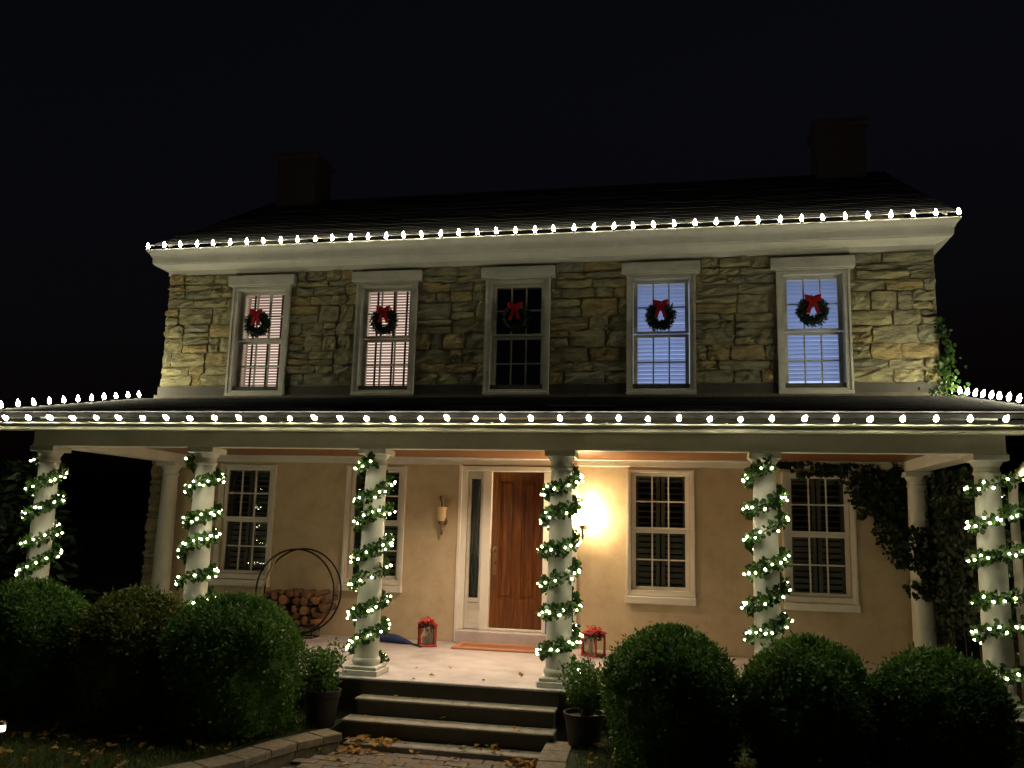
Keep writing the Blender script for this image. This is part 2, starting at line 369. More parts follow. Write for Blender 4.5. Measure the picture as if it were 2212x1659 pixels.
# stones -----------------------------------------------------------
def stone(parent, x0, x1, z0, z1, side=None):
    """irregular field stone proud of the mortar; front faces -y (or +-x when side is set)"""
    w_, h_ = x1 - x0, z1 - z0; nx, nz = (4 if w_ > .22 else 3), 3
    dep = random.uniform(.03, .085); g = random.uniform(.007, .013)
    j = lambda s: random.uniform(-s, s)
    rot = j(.03); mb = MB(); grid = {}
    tx, tz = j(.05), j(.05); ph = random.random() * 9
    vs = []; fs = []
    for a in range(nx + 1):
        for b in range(nz + 1):
            u, v = a / nx, b / nz
            edge = a in (0, nx) or b in (0, nz); corner = a in (0, nx) and b in (0, nz)
            x = x0 + g + (w_ - 2 * g) * u; z = z0 + g + (h_ - 2 * g) * v
            if not edge: x += j(.02); z += j(.015)
            else: x += j(.012); z += j(.012)
            if corner: x += (.5 - u) * random.uniform(0, .03); z += (.5 - v) * random.uniform(0, .025)
            y = dep * (1 + tx * (u - .5) * 8 + tz * (v - .5) * 8) + j(.02)
            if edge: y *= random.uniform(.55, .95)
            grid[a, b] = len(vs); vs.append((x, max(y, .004), z))
    for a in range(nx):
        for b in range(nz): fs.append((grid[a, b], grid[a + 1, b], grid[a + 1, b + 1], grid[a, b + 1]))
    ring = [grid[a, 0] for a in range(nx + 1)] + [grid[nx, b] for b in range(1, nz + 1)] + [grid[a, nz] for a in range(nx - 1, -1, -1)] + [grid[0, b] for b in range(nz - 1, 0, -1)]
    k0 = len(vs)
    for i in ring: vs.append((vs[i][0], -.02, vs[i][2]))
    m = len(ring)
    for i in range(m): fs.append((ring[i], k0 + i, k0 + (i + 1) % m, ring[(i + 1) % m]))
    if side is None: mb.add([(x, D - y, z) for x, y, z in vs], fs)
    else:
        sx, X = side; mb.add([(X + sx * y, x, z) for x, y, z in vs], [f[::-1] for f in fs])
    part('stone', mb, 'stone', parent)
def lay(parent, x0, x1, z0, z1, ops, lmin=.16, lmax=.62, hmin=.09, hmax=.28, side=None):
    z = z0
    while z < z1 - .04:
        h = random.uniform(hmin, hmax)
        if z1 - z - h < hmin: h = z1 - z
        x = x0
        while x < x1 - .05:
            l = random.uniform(lmin, lmax) * (1 if h > .15 else 1.2)
            if x1 - x - l < lmin: l = x1 - x
            a, b = x, x + l
            blk = [o for o in ops if o[0] < b and o[1] > a and o[2] < z + h and o[3] > z]
            if blk:
                o = blk[0]
                if o[0] - a > .12: stone(parent, a, o[0] - .005, z, z + h, side)
                x = o[1] + .005; continue
            if h > .2 and l < .6 and random.random() < .5:
                k = random.uniform(.4, .6); stone(parent, a, b, z, z + h * k, side); stone(parent, a, b, z + h * k, z + h, side)
            else: stone(parent, a, b, z, z + h, side)
            x = b
        z += h
WOP = [(a - .04, b + .04, c, d) for a, b, c, d in UO] + [((a + b) / 2 - .57, (a + b) / 2 + .57, 5.28, 5.51) for a, b, c, d in UO]
lay(upper, XL + .0, XR, 3.73, 5.585, WOP)
lay(corner_l, XL, -.024, -.55, 2.6, [], .2, .434)
lay(corner_r, 10.864, XR, -.55, 2.6, [], .2, .397)

# cornice ------------------------------------------------------------
def sweep(prof):
    """profile [(out, z)] swept round the front with mitred returns down both sides"""
    path_ = lambda o: [(XL - o, YB + .2), (XL - o, D - o), (XR + o, D - o), (XR + o, YB + .2)]
    mb = MB(); vs = []; fs = []; m = len(prof)
    for o, z in prof: vs += [(x, y, z) for x, y in path_(o)]
    for k in range(m):
        for i in range(3): k2 = (k + 1) % m; fs.append((k * 4 + i, k * 4 + i + 1, k2 * 4 + i + 1, k2 * 4 + i))
    return mb.add(vs, fs)
cor = part('cornice', sweep([(-.05, 5.585), (.028, 5.585), (.028, 5.662), (-.05, 5.662)]), 'trim', house)
part('bed_moulding', sweep([(-.05, 5.6635), (.04, 5.6635), (.06, 5.675), (.10, 5.69), (.15, 5.705), (.196, 5.722), (.196, 5.736), (-.05, 5.736)]), 'trim', cor)
part('fascia', sweep([(-.05, 5.7375), (.212, 5.7375), (.216, 5.75), (.222, 5.845), (-.05, 5.845)]), 'trim', cor)
part('crown_gutter', sweep([(-.05, 5.8465), (.236, 5.8465), (.238, 5.862), (.25, 5.885), (.275, 5.915), (.296, 5.935), (.30, 5.945), (.30, 5.962), (.285, 5.962), (.285, 5.93), (-.05, 5.91)]), 'trim', cor)

# main roof: stepped shingle courses on two slopes
RY, RZ = 6.5, 8.29
def courses(x0, x1, ya, za, yb, zb, step=.14, th=.012):
    L = math.hypot(yb - ya, zb - za); n = max(1, int(L / step)); mb = MB()
    ny, nz_ = -(zb - za) / L, (yb - ya) / L
    if nz_ < 0: ny, nz_ = -ny, -nz_
    sg = [(x0, x1)]
    vs = []; fs = []
    for i in range(n):
        a, b = i / n, (i + 1) / n
        pa = (ya + (yb - ya) * a, za + (zb - za) * a); pb = (ya + (yb - ya) * b, za + (zb - za) * b)
        x = x0
        while x < x1 - .01:
            x2 = min(x1, x + random.uniform(.7, 1.1)); t = th * random.uniform(.75, 1.3)
            mb.add([(x, pa[0], pa[1]), (x2, pa[0], pa[1]), (x2, pa[0] + ny * t, pa[1] + nz_ * t), (x, pa[0] + ny * t, pa[1] + nz_ * t), (x2, pb[0], pb[1] + .002), (x, pb[0], pb[1] + .002)],
                   [(0, 1, 2, 3), (3, 2, 4, 5)])
            x = x2
    return mb
mr = courses(XL - .28, XR + .28, D - .235, 6.045, RY, RZ, .15)
back = courses(XL - .28, XR + .28, YB + .4, 5.945, RY, RZ, .3)
mr.add(back.v, back.f)
roof = part('roof', mr, 'shingle', house)
part('roof_ridge', MB().add([(XL - .29, RY - .14, RZ - .06), (XR + .29, RY - .14, RZ - .06), (XR + .29, RY, RZ + .03), (XL - .29, RY, RZ + .03), (XR + .29, RY + .14, RZ - .06), (XL - .29, RY + .14, RZ - .06)], [(0, 1, 2, 3), (3, 2, 4, 5)]), 'shingle', roof)
for x, sgn in ((XL, 1), (XR, -1)):
    part('gable_wall', MB().add([(x, D + .1, 5.7), (x, YB - .1, 5.7), (x, RY, RZ - .12), (x + sgn * .3, D + .1, 5.7), (x + sgn * .3, YB - .1, 5.7), (x + sgn * .3, RY, RZ - .12)],
         [(0, 1, 2), (3, 5, 4), (0, 2, 5, 3), (2, 1, 4, 5)]), 'mortar', house)
    xe = x - sgn * .285
    ys = D + .25; zs_ = 6.045 + (RZ - 6.045) * (ys - D + .235) / (RY - D + .235)
    part('rake_board', MB().add([(xe, ys, zs_ - .14), (xe, RY, RZ - .14), (xe, RY, RZ - .005), (xe, ys, zs_ - .005), (xe + sgn * .03, ys, zs_ - .14), (xe + sgn * .03, RY, RZ - .14), (xe + sgn * .03, RY, RZ - .005), (xe + sgn * .03, ys, zs_ - .005)],
         [(0, 1, 2, 3), (7, 6, 5, 4), (0, 4, 5, 1), (3, 2, 6, 7), (0, 3, 7, 4)]), 'trim', roof)
for xa, xb in ((-.42, .44), (10.30, 11.15)):
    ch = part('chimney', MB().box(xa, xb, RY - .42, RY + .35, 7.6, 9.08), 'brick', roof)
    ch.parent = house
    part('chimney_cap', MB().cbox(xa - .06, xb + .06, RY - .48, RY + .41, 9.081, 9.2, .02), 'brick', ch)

# windows ------------------------------------------------------------
def window(cx, z0, z1, ww, hh, kind, upper_):
    """cx centre of opening, glass z0..z1, glass width ww; hh = half width of casing"""
    yg = D + .075          # glass plane
    top = z1 + (.10 if upper_ else .09); bot = z0 - (.07 if upper_ else .115)
    fr = MB(); pr = D - (.085 if upper_ else .02); st = .05
    a, b = cx - hh, cx + hh; ia, ib = cx - ww / 2 - st, cx + ww / 2 + st
    fr.cbox(a, ia - .012, pr, D + .30, bot, top, .008); fr.cbox(ib + .012, b, pr, D + .30, bot, top, .008)
    fr.cbox(ia - .010, ib + .010, pr + .004, D + .30, z1 + .045, top - .002, .006); fr.cbox(ia - .010, ib + .010, pr + .004, D + .30, bot + .002, z0 - .035, .006)
    # outer back-band
    fr.cbox(a - .018, a + .014, pr - .018, pr + .05, bot - .002, top + .003, .006); fr.cbox(b - .014, b + .018, pr - .018, pr + .05, bot - .002, top + .003, .006)
    win = part('window', fr, 'trim_old' if upper_ else 'trim', house)
    zm = (z0 + z1) / 2
    for nm, za, zb, dy in (('upper_sash', zm + .02, z1 + .044, -.022), ('lower_sash', z0 - .034, zm + .018, .022)):
        s = MB(); y0, y1 = yg + dy - .02, yg + dy + .02
        s.cbox(ia - .006, ia + st, y0, y1, za, zb, .004); s.cbox(ib - st, ib + .006, y0, y1, za, zb, .004)
        s.cbox(ia + st + .001, ib - st - .001, y0 + .001, y1, za, za + (.036 if dy < 0 else .045), .004); s.cbox(ia + st + .001, ib - st - .001, y0 + .001, y1, zb - .044, zb, .004)
        part(nm, s, 'trim_old' if upper_ else 'trim', win)
        gz0, gz1 = za + (.036 if dy < 0 else .045), zb - .044
        ga, gb = ia + st, ib - st
        xs = [ga + (gb - ga) * i / 3 for i in range(4)]; zs = [gz0, (gz0 + gz1) / 2, gz1]
        for i in (1, 2): part('muntin', MB().box(xs[i] - .010, xs[i] + .010, y0 + .004, y1 - .004, gz0, gz1), 'trim_old' if upper_ else 'trim', win)
        for i in range(3): part('muntin', MB().box(xs[i] + (.0105 if i else 0), xs[i + 1] - (.0105 if i < 2 else 0), y0 + .0045, y1 - .0045, zs[1] - .010, zs[1] + .010), 'trim_old' if upper_ else 'trim', win)
        for i in range(3):
            for k in range(2):
                t = random.uniform(-.002, .002)
                part('pane', MB().add([(xs[i], yg + dy + t, zs[k]), (xs[i + 1], yg + dy - t, zs[k]), (xs[i + 1], yg + dy - t, zs[k + 1]), (xs[i], yg + dy + t, zs[k + 1])], [(0, 1, 2, 3)]), 'pane', win)
    if upper_:
        l = MB(); w2 = .565
        l.cbox(cx - w2, cx + w2, D - .14, D + .1, top + .022, top + .185, .008); l.cbox(cx - w2 + .05, cx + w2 - .05, D - .115, D + .1, top + .004, top + .0215, .004)
        part('lintel', l, 'trim_old', win)
        part('sill', MB().cbox(a - .02, b + .02, D - .115, D + .06, bot - .055, bot - .003, .008), 'trim_old', win)
    else:
        part('sill', MB().cbox(a - .025, b + .025, D - .085, D + .2, bot - .10, bot - .003, .008), 'trim', win)
        part('stool', MB().cbox(ia - .008, ib + .008, D - .02, yg, bot + .003, bot + .03, .006), 'trim', win)
    yi = D + .19
    if kind in ('pink', 'blue'):
        part('lit_room', MB().add([(cx - .48, yi + .30, z0 - .15), (cx + .48, yi + .30, z0 - .15), (cx + .48, yi + .30, z1 + .15), (cx - .48, yi + .30, z1 + .15)], [(0, 1, 2, 3)]), 'room_' + kind, win)
        n = 35 if kind == 'pink' else 27; pitch_ = (z1 - z0 + .04) / n; sw = .027
        tl = R(24 if kind == 'pink' else 44)
        zb0 = 0 if kind == 'pink' else (1 if cx < 8 else 2)
        for i in range(zb0, n):
            z = z0 - .02 + (i + .5) * pitch_; t = tl + random.uniform(-.05, .05); sw2 = sw if kind == 'pink' else pitch_ * .56
            dy, dz = math.cos(t) * sw2, math.sin(t) * sw2; sag = random.uniform(-.002, .002)
            mb = MB().add([(cx - .37, yi - dy, z + dz), (cx + .37, yi - dy, z + dz + sag), (cx + .37, yi, z + .004 + sag), (cx - .37, yi, z + .004), (cx + .37, yi + dy, z - dz + sag), (cx - .37, yi + dy, z - dz)], [(0, 1, 2, 3), (3, 2, 4, 5)])
            part('blind_slat', mb, 'blind_' + kind, win)
        if kind == 'pink':
            for dx in (-.22, .05, .26): part('blind_tape', MB().box(cx + dx - .017, cx + dx + .017, yi - .036, yi - .034, z0 - .02, z1 + .03), 'blind_tape', win)
        part('room_side', MB().add([(cx - .42, yi - .05, z0 - .12), (cx - .48, yi + .30, z0 - .12), (cx - .48, yi + .30, z1 + .12), (cx - .42, yi - .05, z1 + .12)], [(0, 1, 2, 3)]), 'dark_room', win)
        part('room_side', MB().add([(cx + .42, yi - .05, z0 - .12), (cx + .48, yi + .30, z0 - .12), (cx + .48, yi + .30, z1 + .12), (cx + .42, yi - .05, z1 + .12)], [(0, 1, 2, 3)]), 'dark_room', win)
    else:
        part('room', MB().box(cx - .5, cx + .5, D + .62, D + .64, z0 - .2, z1 + .2), 'dark_room', win)
    if kind == 'shutter':
        for s in (-1, 1):
            for (za, zb, op) in ((z0 - .02, zm - .01, R(62)), (zm + .01, z1 + .03, R(18))):
                xa, xb = (cx - .36, cx - .012) if s < 0 else (cx + .012, cx + .36)
                p = MB(); y0, y1 = yi - .02, yi + .01
                p.box(xa, xa + .05, y0, y1, za, zb); p.box(xb - .05, xb, y0, y1, za, zb); p.box(xa + .051, xb - .051, y0, y1, za, za + .05); p.box(xa + .051, xb - .051, y0, y1, zb - .05, zb)
                part('shutter', p, 'shutter', win)
                n = 8; 
                for i in range(n):
                    z = za + .06 + (zb - za - .12) * (i + .5) / n; t = op + random.uniform(-.04, .04); dy, dz = math.cos(t) * .036, math.sin(t) * .036
                    part('louver', MB().add([(xa + .052, yi - dy, z + dz), (xb - .052, yi - dy, z + dz), (xb - .052, yi + .002, z + .008), (xa + .052, yi + .002, z + .008), (xb - .052, yi + dy, z - dz), (xa + .052, yi + dy, z - dz), (xb - .052, yi - .002, z - .006), (xa + .052, yi - .002, z - .006)],
                         [(0, 1, 2, 3), (3, 2, 4, 5), (5, 4, 6, 7), (7, 6, 1, 0)]), 'shutter', win)
    return win
for (a, b, c, d), k in zip(UO, ['pink', 'pink', 'dark', 'blue', 'blue']): window((a + b) / 2, 3.686, 5.232, .684, .475, k, True)
for (a, b, c, d) in LO: window((a + b) / 2, .866, 2.408, .684, .452, 'shutter', False)

# board where porch roof meets the wall
fb = part('flashing_board', MB().box(XL - .03, XR + .03, D - .03, D + .01, 3.545, 3.725), 'riser', house)
part('flashing_trim', MB().box(XL - .06, XR + .06, D - .07, D - .032, 3.525, 3.585), 'old_wood', fb)
part('wall_frieze', MB().cbox(-.02, 10.86, D - .022, D + .01, 2.535, 2.612, .005), 'trim', house)
part('wall_crown', MB().cbox(-.02, 10.86, D - .05, D + .01, 2.613, 2.648, .01), 'trim', house)

# door with sidelights -------------------------------------------------
dc = 5.478
sur = MB()
for xa, xb in ((4.64, 4.725), (4.965, 5.09), (5.866, 5.99), (6.231, 6.316)): sur.cbox(xa, xb, D - .03, D + .25, .186, 2.44, .008)
sur.cbox(4.64, 6.316, D - .035, D + .25, 2.441, 2.515, .008)
sur.cbox(4.60, 4.645, D - .05, D + .05, .0, 2.54, .01); sur.cbox(6.311, 6.356, D - .05, D + .05, .0, 2.54, .01)
door_frame = part('door_surround', sur, 'trim', house)
part('threshold', MB().cbox(4.648, 6.308, D - .16, D + .25, .0, .183, .012), 'concrete', door_frame)
part('door_sill', MB().cbox(5.09, 5.866, D - .04, D + .2, .1845, .215, .006), 'trim_old', door_frame)
for xa, xb in ((4.727, 4.963), (5.992, 6.229)):
    s = MB()
    s.cbox(xa, xa + .045, D + .045, D + .10, .188, 2.438, .004); s.cbox(xb - .045, xb, D + .045, D + .10, .188, 2.438, .004)
    s.cbox(xa + .046, xb - .046, D + .046, D + .10, 2.33, 2.437, .004); s.cbox(xa + .046, xb - .046, D + .046, D + .10, .56, .62, .004); s.cbox(xa + .046, xb - .046, D + .046, D + .10, .188, .26, .004)
    s.cbox(xa + .046, xb - .046, D + .062, D + .10, .261, .559, .004)
    sl = part('sidelight', s, 'trim_old', house)
    part('pane', MB().add([(xa + .045, D + .075, .62), (xb - .045, D + .075, .62), (xb - .045, D + .075, 2.33), (xa + .045, D + .075, 2.33)], [(0, 1, 2, 3)]), 'old_glass', sl)
    cv = MB(); n = 12; z0, z1 = .5, 2.4
    vs = [(xa + .01 + (xb - xa - .02) * i / n, D + .17 + .018 * math.sin(i * 2.1), z) for z in (z0, z1) for i in range(n + 1)]
    part('curtain', cv.add(vs, [(i, i + 1, n + 2 + i, n + 1 + i) for i in range(n)]), 'shutter', sl)
part('hall_back', MB().box(4.5, 6.45, D + .7, D + .72, 0, 2.7), 'dark_room', door_frame)
dz0, dz1, dx0, dx1 = .216, 2.436, 5.094, 5.862; yd = D + .06
d = MB(); d.box(dx0, dx1, yd + .028, yd + .05, dz0, dz1)
st = .115
for xa, xb, za, zb in ((dx0, dx0 + st, dz0, dz1), (dx1 - st, dx1, dz0, dz1), (dc - .055, dc + .055, .62, 2.31), (dx0 + st, dx1 - st, 2.3105, dz1), (dx0 + st, dx1 - st, dz0, .6195)):
    d.cbox(xa + .0004, xb - .0004, yd, yd + .027, za + .0004, zb - .0004, .007)
door = part('front_door', d, 'door_wood', house)
for xa, xb in ((dx0 + st, dc - .055), (dc + .055, dx1 - st)):
    for za, zb in ((.62, 2.31),):
        p = MB(); i, k = .03, .05
        if zb - za < .3: i, k = .018, .03
        vs = [(xa + .006, yd + .027, za + .006), (xb - .006, yd + .027, za + .006), (xb - .006, yd + .027, zb - .006), (xa + .006, yd + .027, zb - .006),
              (xa + i, yd + .024, za + i), (xb - i, yd + .024, za + i), (xb - i, yd + .024, zb - i), (xa + i, yd + .024, zb - i),
              (xa + k, yd + .008, za + k), (xb - k, yd + .008, za + k), (xb - k, yd + .008, zb - k), (xa + k, yd + .008, zb - k)]
        part('door_panel', p.add(vs, [(q * 4 + u, q * 4 + (u + 1) % 4, q * 4 + 4 + (u + 1) % 4, q * 4 + 4 + u) for q in range(2) for u in range(4)] + [(8, 9, 10, 11)]), 'door_wood', door)
hx = dx0 + .055
h = MB().cbox(hx - .028, hx + .028, yd - .012, yd + .002, 1.14, 1.36, .004).cbox(hx - .022, hx + .022, yd - .01, yd + .002, .96, 1.10, .004)
h.lathe([(.0, 0), (.022, 0), (.026, .02), (.02, .04), (0, .042)], hx, yd - .012, 1.31, 12, 'y')
h.tube([(hx, yd - .01, 1.20), (hx, yd - .055, 1.19), (hx, yd - .065, 1.12), (hx, yd - .055, 1.03), (hx, yd - .01, 1.0)], .011, 8)
part('door_handle', h, 'brass', door, True)

# ================================================================== PORCH
porch = thing('front_porch', (5.4, 0, GZ), 'white columned front porch with shed roof, gutter and wood ceiling along the house front', 'porch')
part('porch_floor', MB().cbox(-.36, 11.2, -.28, D + .0, -.028, 0, .008), 'concrete', porch)
part('porch_skirt', MB().box(-.33, 11.17, -.235, -.15, GZ - .1, -.029), 'riser', porch)
part('porch_skirt', MB().box(-.33, -.25, -.149, D - .01, GZ - .1, -.029), 'riser', porch)
part('porch_skirt', MB().box(11.09, 11.17, -.149, D - .01, GZ - .1, -.029), 'riser', porch)
PX0, PX1 = -.785, 11.47; ZE, ZW = 2.862, 3.53; YE = -.47
def zr(y): return ZE + (ZW - ZE) * (y - YE) / (D - .03 - YE)
beam = MB().cbox(-.15, 10.99, -.13, .03, HB, 2.692, .006)
bm = part('beam', beam, 'trim', porch)
part('beam_bead', MB().cbox(-.15, 10.99, -.145, -.131, HB - .004, HB + .022, .004), 'trim', bm)
for x in (0, 10.84):
    sb = part('side_beam', MB().cbox(x - .12, x + .12, .031, D - .025, HB, 2.692, .006), 'trim', porch)
    part('gable_infill', MB().add([(x - .1, -.12, 2.693), (x - .1, D - .1, 2.693), (x - .1, D - .1, zr(D - .1) - .05), (x - .1, -.12, zr(-.12) - .05), (x + .1, -.12, 2.693), (x + .1, D - .1, 2.693), (x + .1, D - .1, zr(D - .1) - .05), (x + .1, -.12, zr(-.12) - .05)],
         [(0, 1, 2, 3), (7, 6, 5, 4), (0, 3, 7, 4), (1, 5, 6, 2), (3, 2, 6, 7)]), 'trim', sb)
ce = MB()
y = .132
cb = MB(); hx0, hx1, hy0, hy1 = 5.26 - .068, 5.26 + .068, 1.12 - .068, 1.12 + .068
cb.box(.122, hx0, .032, D - .052, 2.64, 2.67).box(hx1, 10.718, .032, D - .052, 2.64, 2.67).box(hx0, hx1, .032, hy0, 2.64, 2.67).box(hx0, hx1, hy1, D - .052, 2.64, 2.67)
part('ceiling', cb, 'ceiling_wood', porch)
cl = part('ceiling_light', MB().tube([(5.26 + .08 * math.cos(t), 1.12 + .08 * math.sin(t), 2.633) for t in np.linspace(0, 2 * math.pi, 25)[:-1]], .013, 8, True), 'trim', porch, True)
part('can', MB().tube([(5.26, 1.12, 2.637), (5.26, 1.12, 2.685)], .066, 20, cap=False), 'trim', cl)
part('lens', MB().add([(5.26 + .06 * math.cos(t), 1.12 + .06 * math.sin(t), 2.668) for t in np.linspace(0, 2 * math.pi, 17)[:-1]], [tuple(range(16))[::-1]]), 'downlight', cl)
part('eave_soffit', MB().box(PX0 + .03, PX1 - .03, YE + .05, -.132, 2.688, 2.702), 'trim', porch)
proof = part('porch_roof', courses(PX0, PX1, YE - .055, zr(YE - .055) + .014, D - .03, ZW + .004, .145), 'shingle', porch)
dk = MB().add([(PX0 + .01, YE - .045, ZE - .05), (PX1 - .01, YE - .045, ZE - .05), (PX1 - .01, D - .032, ZW - .045), (PX0 + .01, D - .032, ZW - .045), (PX0 + .01, YE - .045, ZE - .006), (PX1 - .01, YE - .045, ZE - .006), (PX1 - .01, D - .032, ZW - .004), (PX0 + .01, D - .032, ZW - .004)],
    [(3, 2, 1, 0), (4, 5, 6, 7), (0, 1, 5, 4), (1, 2, 6, 5), (2, 3, 7, 6), (3, 0, 4, 7)])
part('roof_deck', dk, 'drip_edge', proof)
for x, s in ((PX0, 1), (PX1, -1)):
    ya, yb = YE + .02, D - .035
    part('rake_board', MB().add([(x - s * .02, ya, zr(ya) - .14), (x - s * .02, yb, zr(yb) - .14), (x - s * .02, yb, zr(yb) - .002), (x - s * .02, ya, zr(ya) - .002), (x + s * .008, ya, zr(ya) - .14), (x + s * .008, yb, zr(yb) - .14), (x + s * .008, yb, zr(yb) - .002), (x + s * .008, ya, zr(ya) - .002)],
         [(0, 1, 2, 3), (7, 6, 5, 4), (0, 4, 5, 1), (3, 2, 6, 7), (0, 3, 7, 4), (1, 5, 6, 2)]), 'trim', proof)
    part('rake_soffit', MB().add([(x + s * .01, ya + .1, zr(ya + .1) - .06), (x + s * .01, yb, zr(yb) - .06), (s * .66 + x if s > 0 else x - .6, yb, zr(yb) - .06), (s * .66 + x if s > 0 else x - .6, ya + .1, zr(ya + .1) - .06)], [(0, 1, 2, 3)]), 'trim', proof)
part('eave_fascia', MB().box(PX0 + .01, PX1 - .01, YE + .075, YE + .10, 2.70, ZE - .055), 'drip_edge', porch)
# gutter: ogee profile along the eave
gp = [(YE + .03, 2.66), (YE - .055, 2.66), (YE - .06, 2.675), (YE - .065, 2.70), (YE - .085, 2.72), (YE - .105, 2.725), (YE - .108, 2.742), (YE - .096, 2.742), (YE - .092, 2.73), (YE - .05, 2.70), (YE + .0, 2.69), (YE + .0, 2.75), (YE + .03, 2.75)]
gm = MB(); vs = [(x, yy, zz) for x in (PX0 - .02, PX1 + .02) for yy, zz in gp]; m_ = len(gp)
gm.add(vs, [(i, (i + 1) % m_, m_ + (i + 1) % m_, m_ + i) for i in range(m_)] + [tuple(range(m_)), tuple(range(m_, 2 * m_))[::-1]])
gut = part('gutter', gm, 'gutter_paint', porch)
x = PX0 + .5
while x < PX1:
    part('gutter_strap', MB().box(x, x + .02, YE - .111, YE - .04, 2.7435, 2.7475), 'trim_old', gut); x += 1.22
# columns
colprof = [(.148, .10), (.150, .115), (.158, .13), (.160, .15), (.150, .17), (.139, .18), (.137, .20), (.136, .6), (.133, 1.1), (.128, 1.6), (.120, 2.05), (.115, 2.27), (.115, 2.29), (.128, 2.30), (.128, 2.32), (.118, 2.33), (.118, 2.375), (.126, 2.385), (.142, 2.41), (.15, 2.43)]
def column(x, y):
    c = part('column', MB().lathe(colprof, x, y, 0, 28), 'column_paint', porch, True)
    part('plinth', MB().cbox(x - .20, x + .20, y - .20, y + .20, .001, .058, .006).cbox(x - .182, x + .182, y - .182, y + .182, .0585, .099, .01), 'column_paint', c)
    part('abacus', MB().cbox(x - .165, x + .165, y - .165, y + .165, 2.4305, 2.4985, .008), 'column_paint', c)
for i in range(6): column(i * SP, 0)
column(0.0, D - .21); column(5 * SP, D - .21)
# downpipe at the last column
dp = part('downspout', MB().tube([(11.22, YE - .03, 2.665), (11.22, YE - .03, 2.60), (11.20, YE + .02, 2.55), (11.12, -.22, 2.36), (11.06, -.08, 2.24), (11.05, -.06, 2.12), (11.05, -.06, -.5)], [.05, .045, .042, .042, .042, .042, .042], 12), 'downpipe', porch, True)
part('pipe_clip', MB().box(11.0, 11.10, -.105, -.015, 1.0, 1.03), 'trim_old', dp)

# steps ------------------------------------------------------------------
steps = thing('front_steps', (5.45, -.6, GZ), 'wide dark-risered front steps with worn grey treads leading up to the porch', 'steps')
part('riser', MB().box(4.36, 6.56, -.262, -.24, -.17, -.030), 'riser', steps)
part('tread', MB().cbox(4.40, 6.54, -.465, -.24, -.198, -.172, .008), 'tread', steps)
part('riser', MB().box(4.42, 6.52, -.44, -.24, -.384, -.199), 'riser', steps)
part('tread', MB().cbox(4.35, 6.56, -.695, -.442, -.369, -.343, .008), 'tread', steps)
part('riser', MB().box(4.38, 6.53, -.665, -.24, GZ + .01, -.370), 'riser', steps)
part('bottom_slab', MB().cbox(4.47, 6.48, -.905, -.667, GZ + .006, -.513, .01), 'tread', steps)

# ================================================================== LIGHT STRINGS
bp_ = [(.009, 0), (.017, .008), (.0235, .024), (.024, .036), (.020, .056), (.012, .078), (.002, .096)]
bulb_me = MB().lathe(bp_, 0, 0, 0, 8).mesh('bulb'); bulb_me.materials.append(MAT['bulb_roof'])
for p in bulb_me.polygons: p.use_smooth = True
sock_me = MB().lathe([(.013, -.032), (.014, -.002), (.010, .002)], 0, 0, 0, 8).mesh('socket'); sock_me.materials.append(MAT['cord'])
bulb_rake = bulb_me.copy(); bulb_rake.materials[0] = MAT['bulb_rake']
def light_string(pts, label, tiltx, tilty, seed, bme=bulb_me):
    r_ = random.Random(seed); base = pts[0]
    r = thing('light_string', base, label, 'string lights')
    cp = []
    for a, b in zip(pts, pts[1:]):
        a, b = Vector(a), Vector(b); cp += [a + Vector((0, 0, -.034)), (a + b) / 2 + Vector((0, r_.uniform(-.006, .006), -.040))]
    cp.append(Vector(pts[-1]) + Vector((0, 0, -.034)))
    part('cord', MB().tube(cp, .0028, 5), 'cord', r)
    for p in pts:
        b = link('bulb', bme, None, r, Vector(p) - Vector(base)); b.rotation_euler = (tiltx + r_.uniform(-.16, .16), tilty + r_.uniform(-.2, .2), r_.uniform(-.25, .25))
        s = link('socket', sock_me, None, b)
N = 43; light_string([(XL - .27 + (XR - XL + .54) * i / (N - 1), D - .295, 5.985) for i in range(N)], 'straight row of white bulbs along the upper eave gutter of the stone house', .22, 0, 1)
N = 41; light_string([(PX0 + .02 + (PX1 - PX0 - .04) * i / (N - 1), YE - .118, 2.776) for i in range(N)], 'long row of white bulbs along the front gutter of the porch roof', 1.25, 0, 2)
N = 12; light_string([(PX0 - .005, y_, zr(y_) + .038) for y_ in [YE + .18 + (D - .06 - YE - .18) * i / (N - 1) for i in range(N)]], 'sloping row of white bulbs on the porch roof end beyond the house corner without ivy', .0, -.15, 3, bulb_rake)
N = 12; light_string([(PX1 + .005, y_, zr(y_) + .038) for y_ in [YE + .18 + (D - .06 - YE - .18) * i / (N - 1) for i in range(N)]], 'sloping row of white bulbs on the porch roof end below the ivy-covered house corner', .0, .15, 4, bulb_rake)

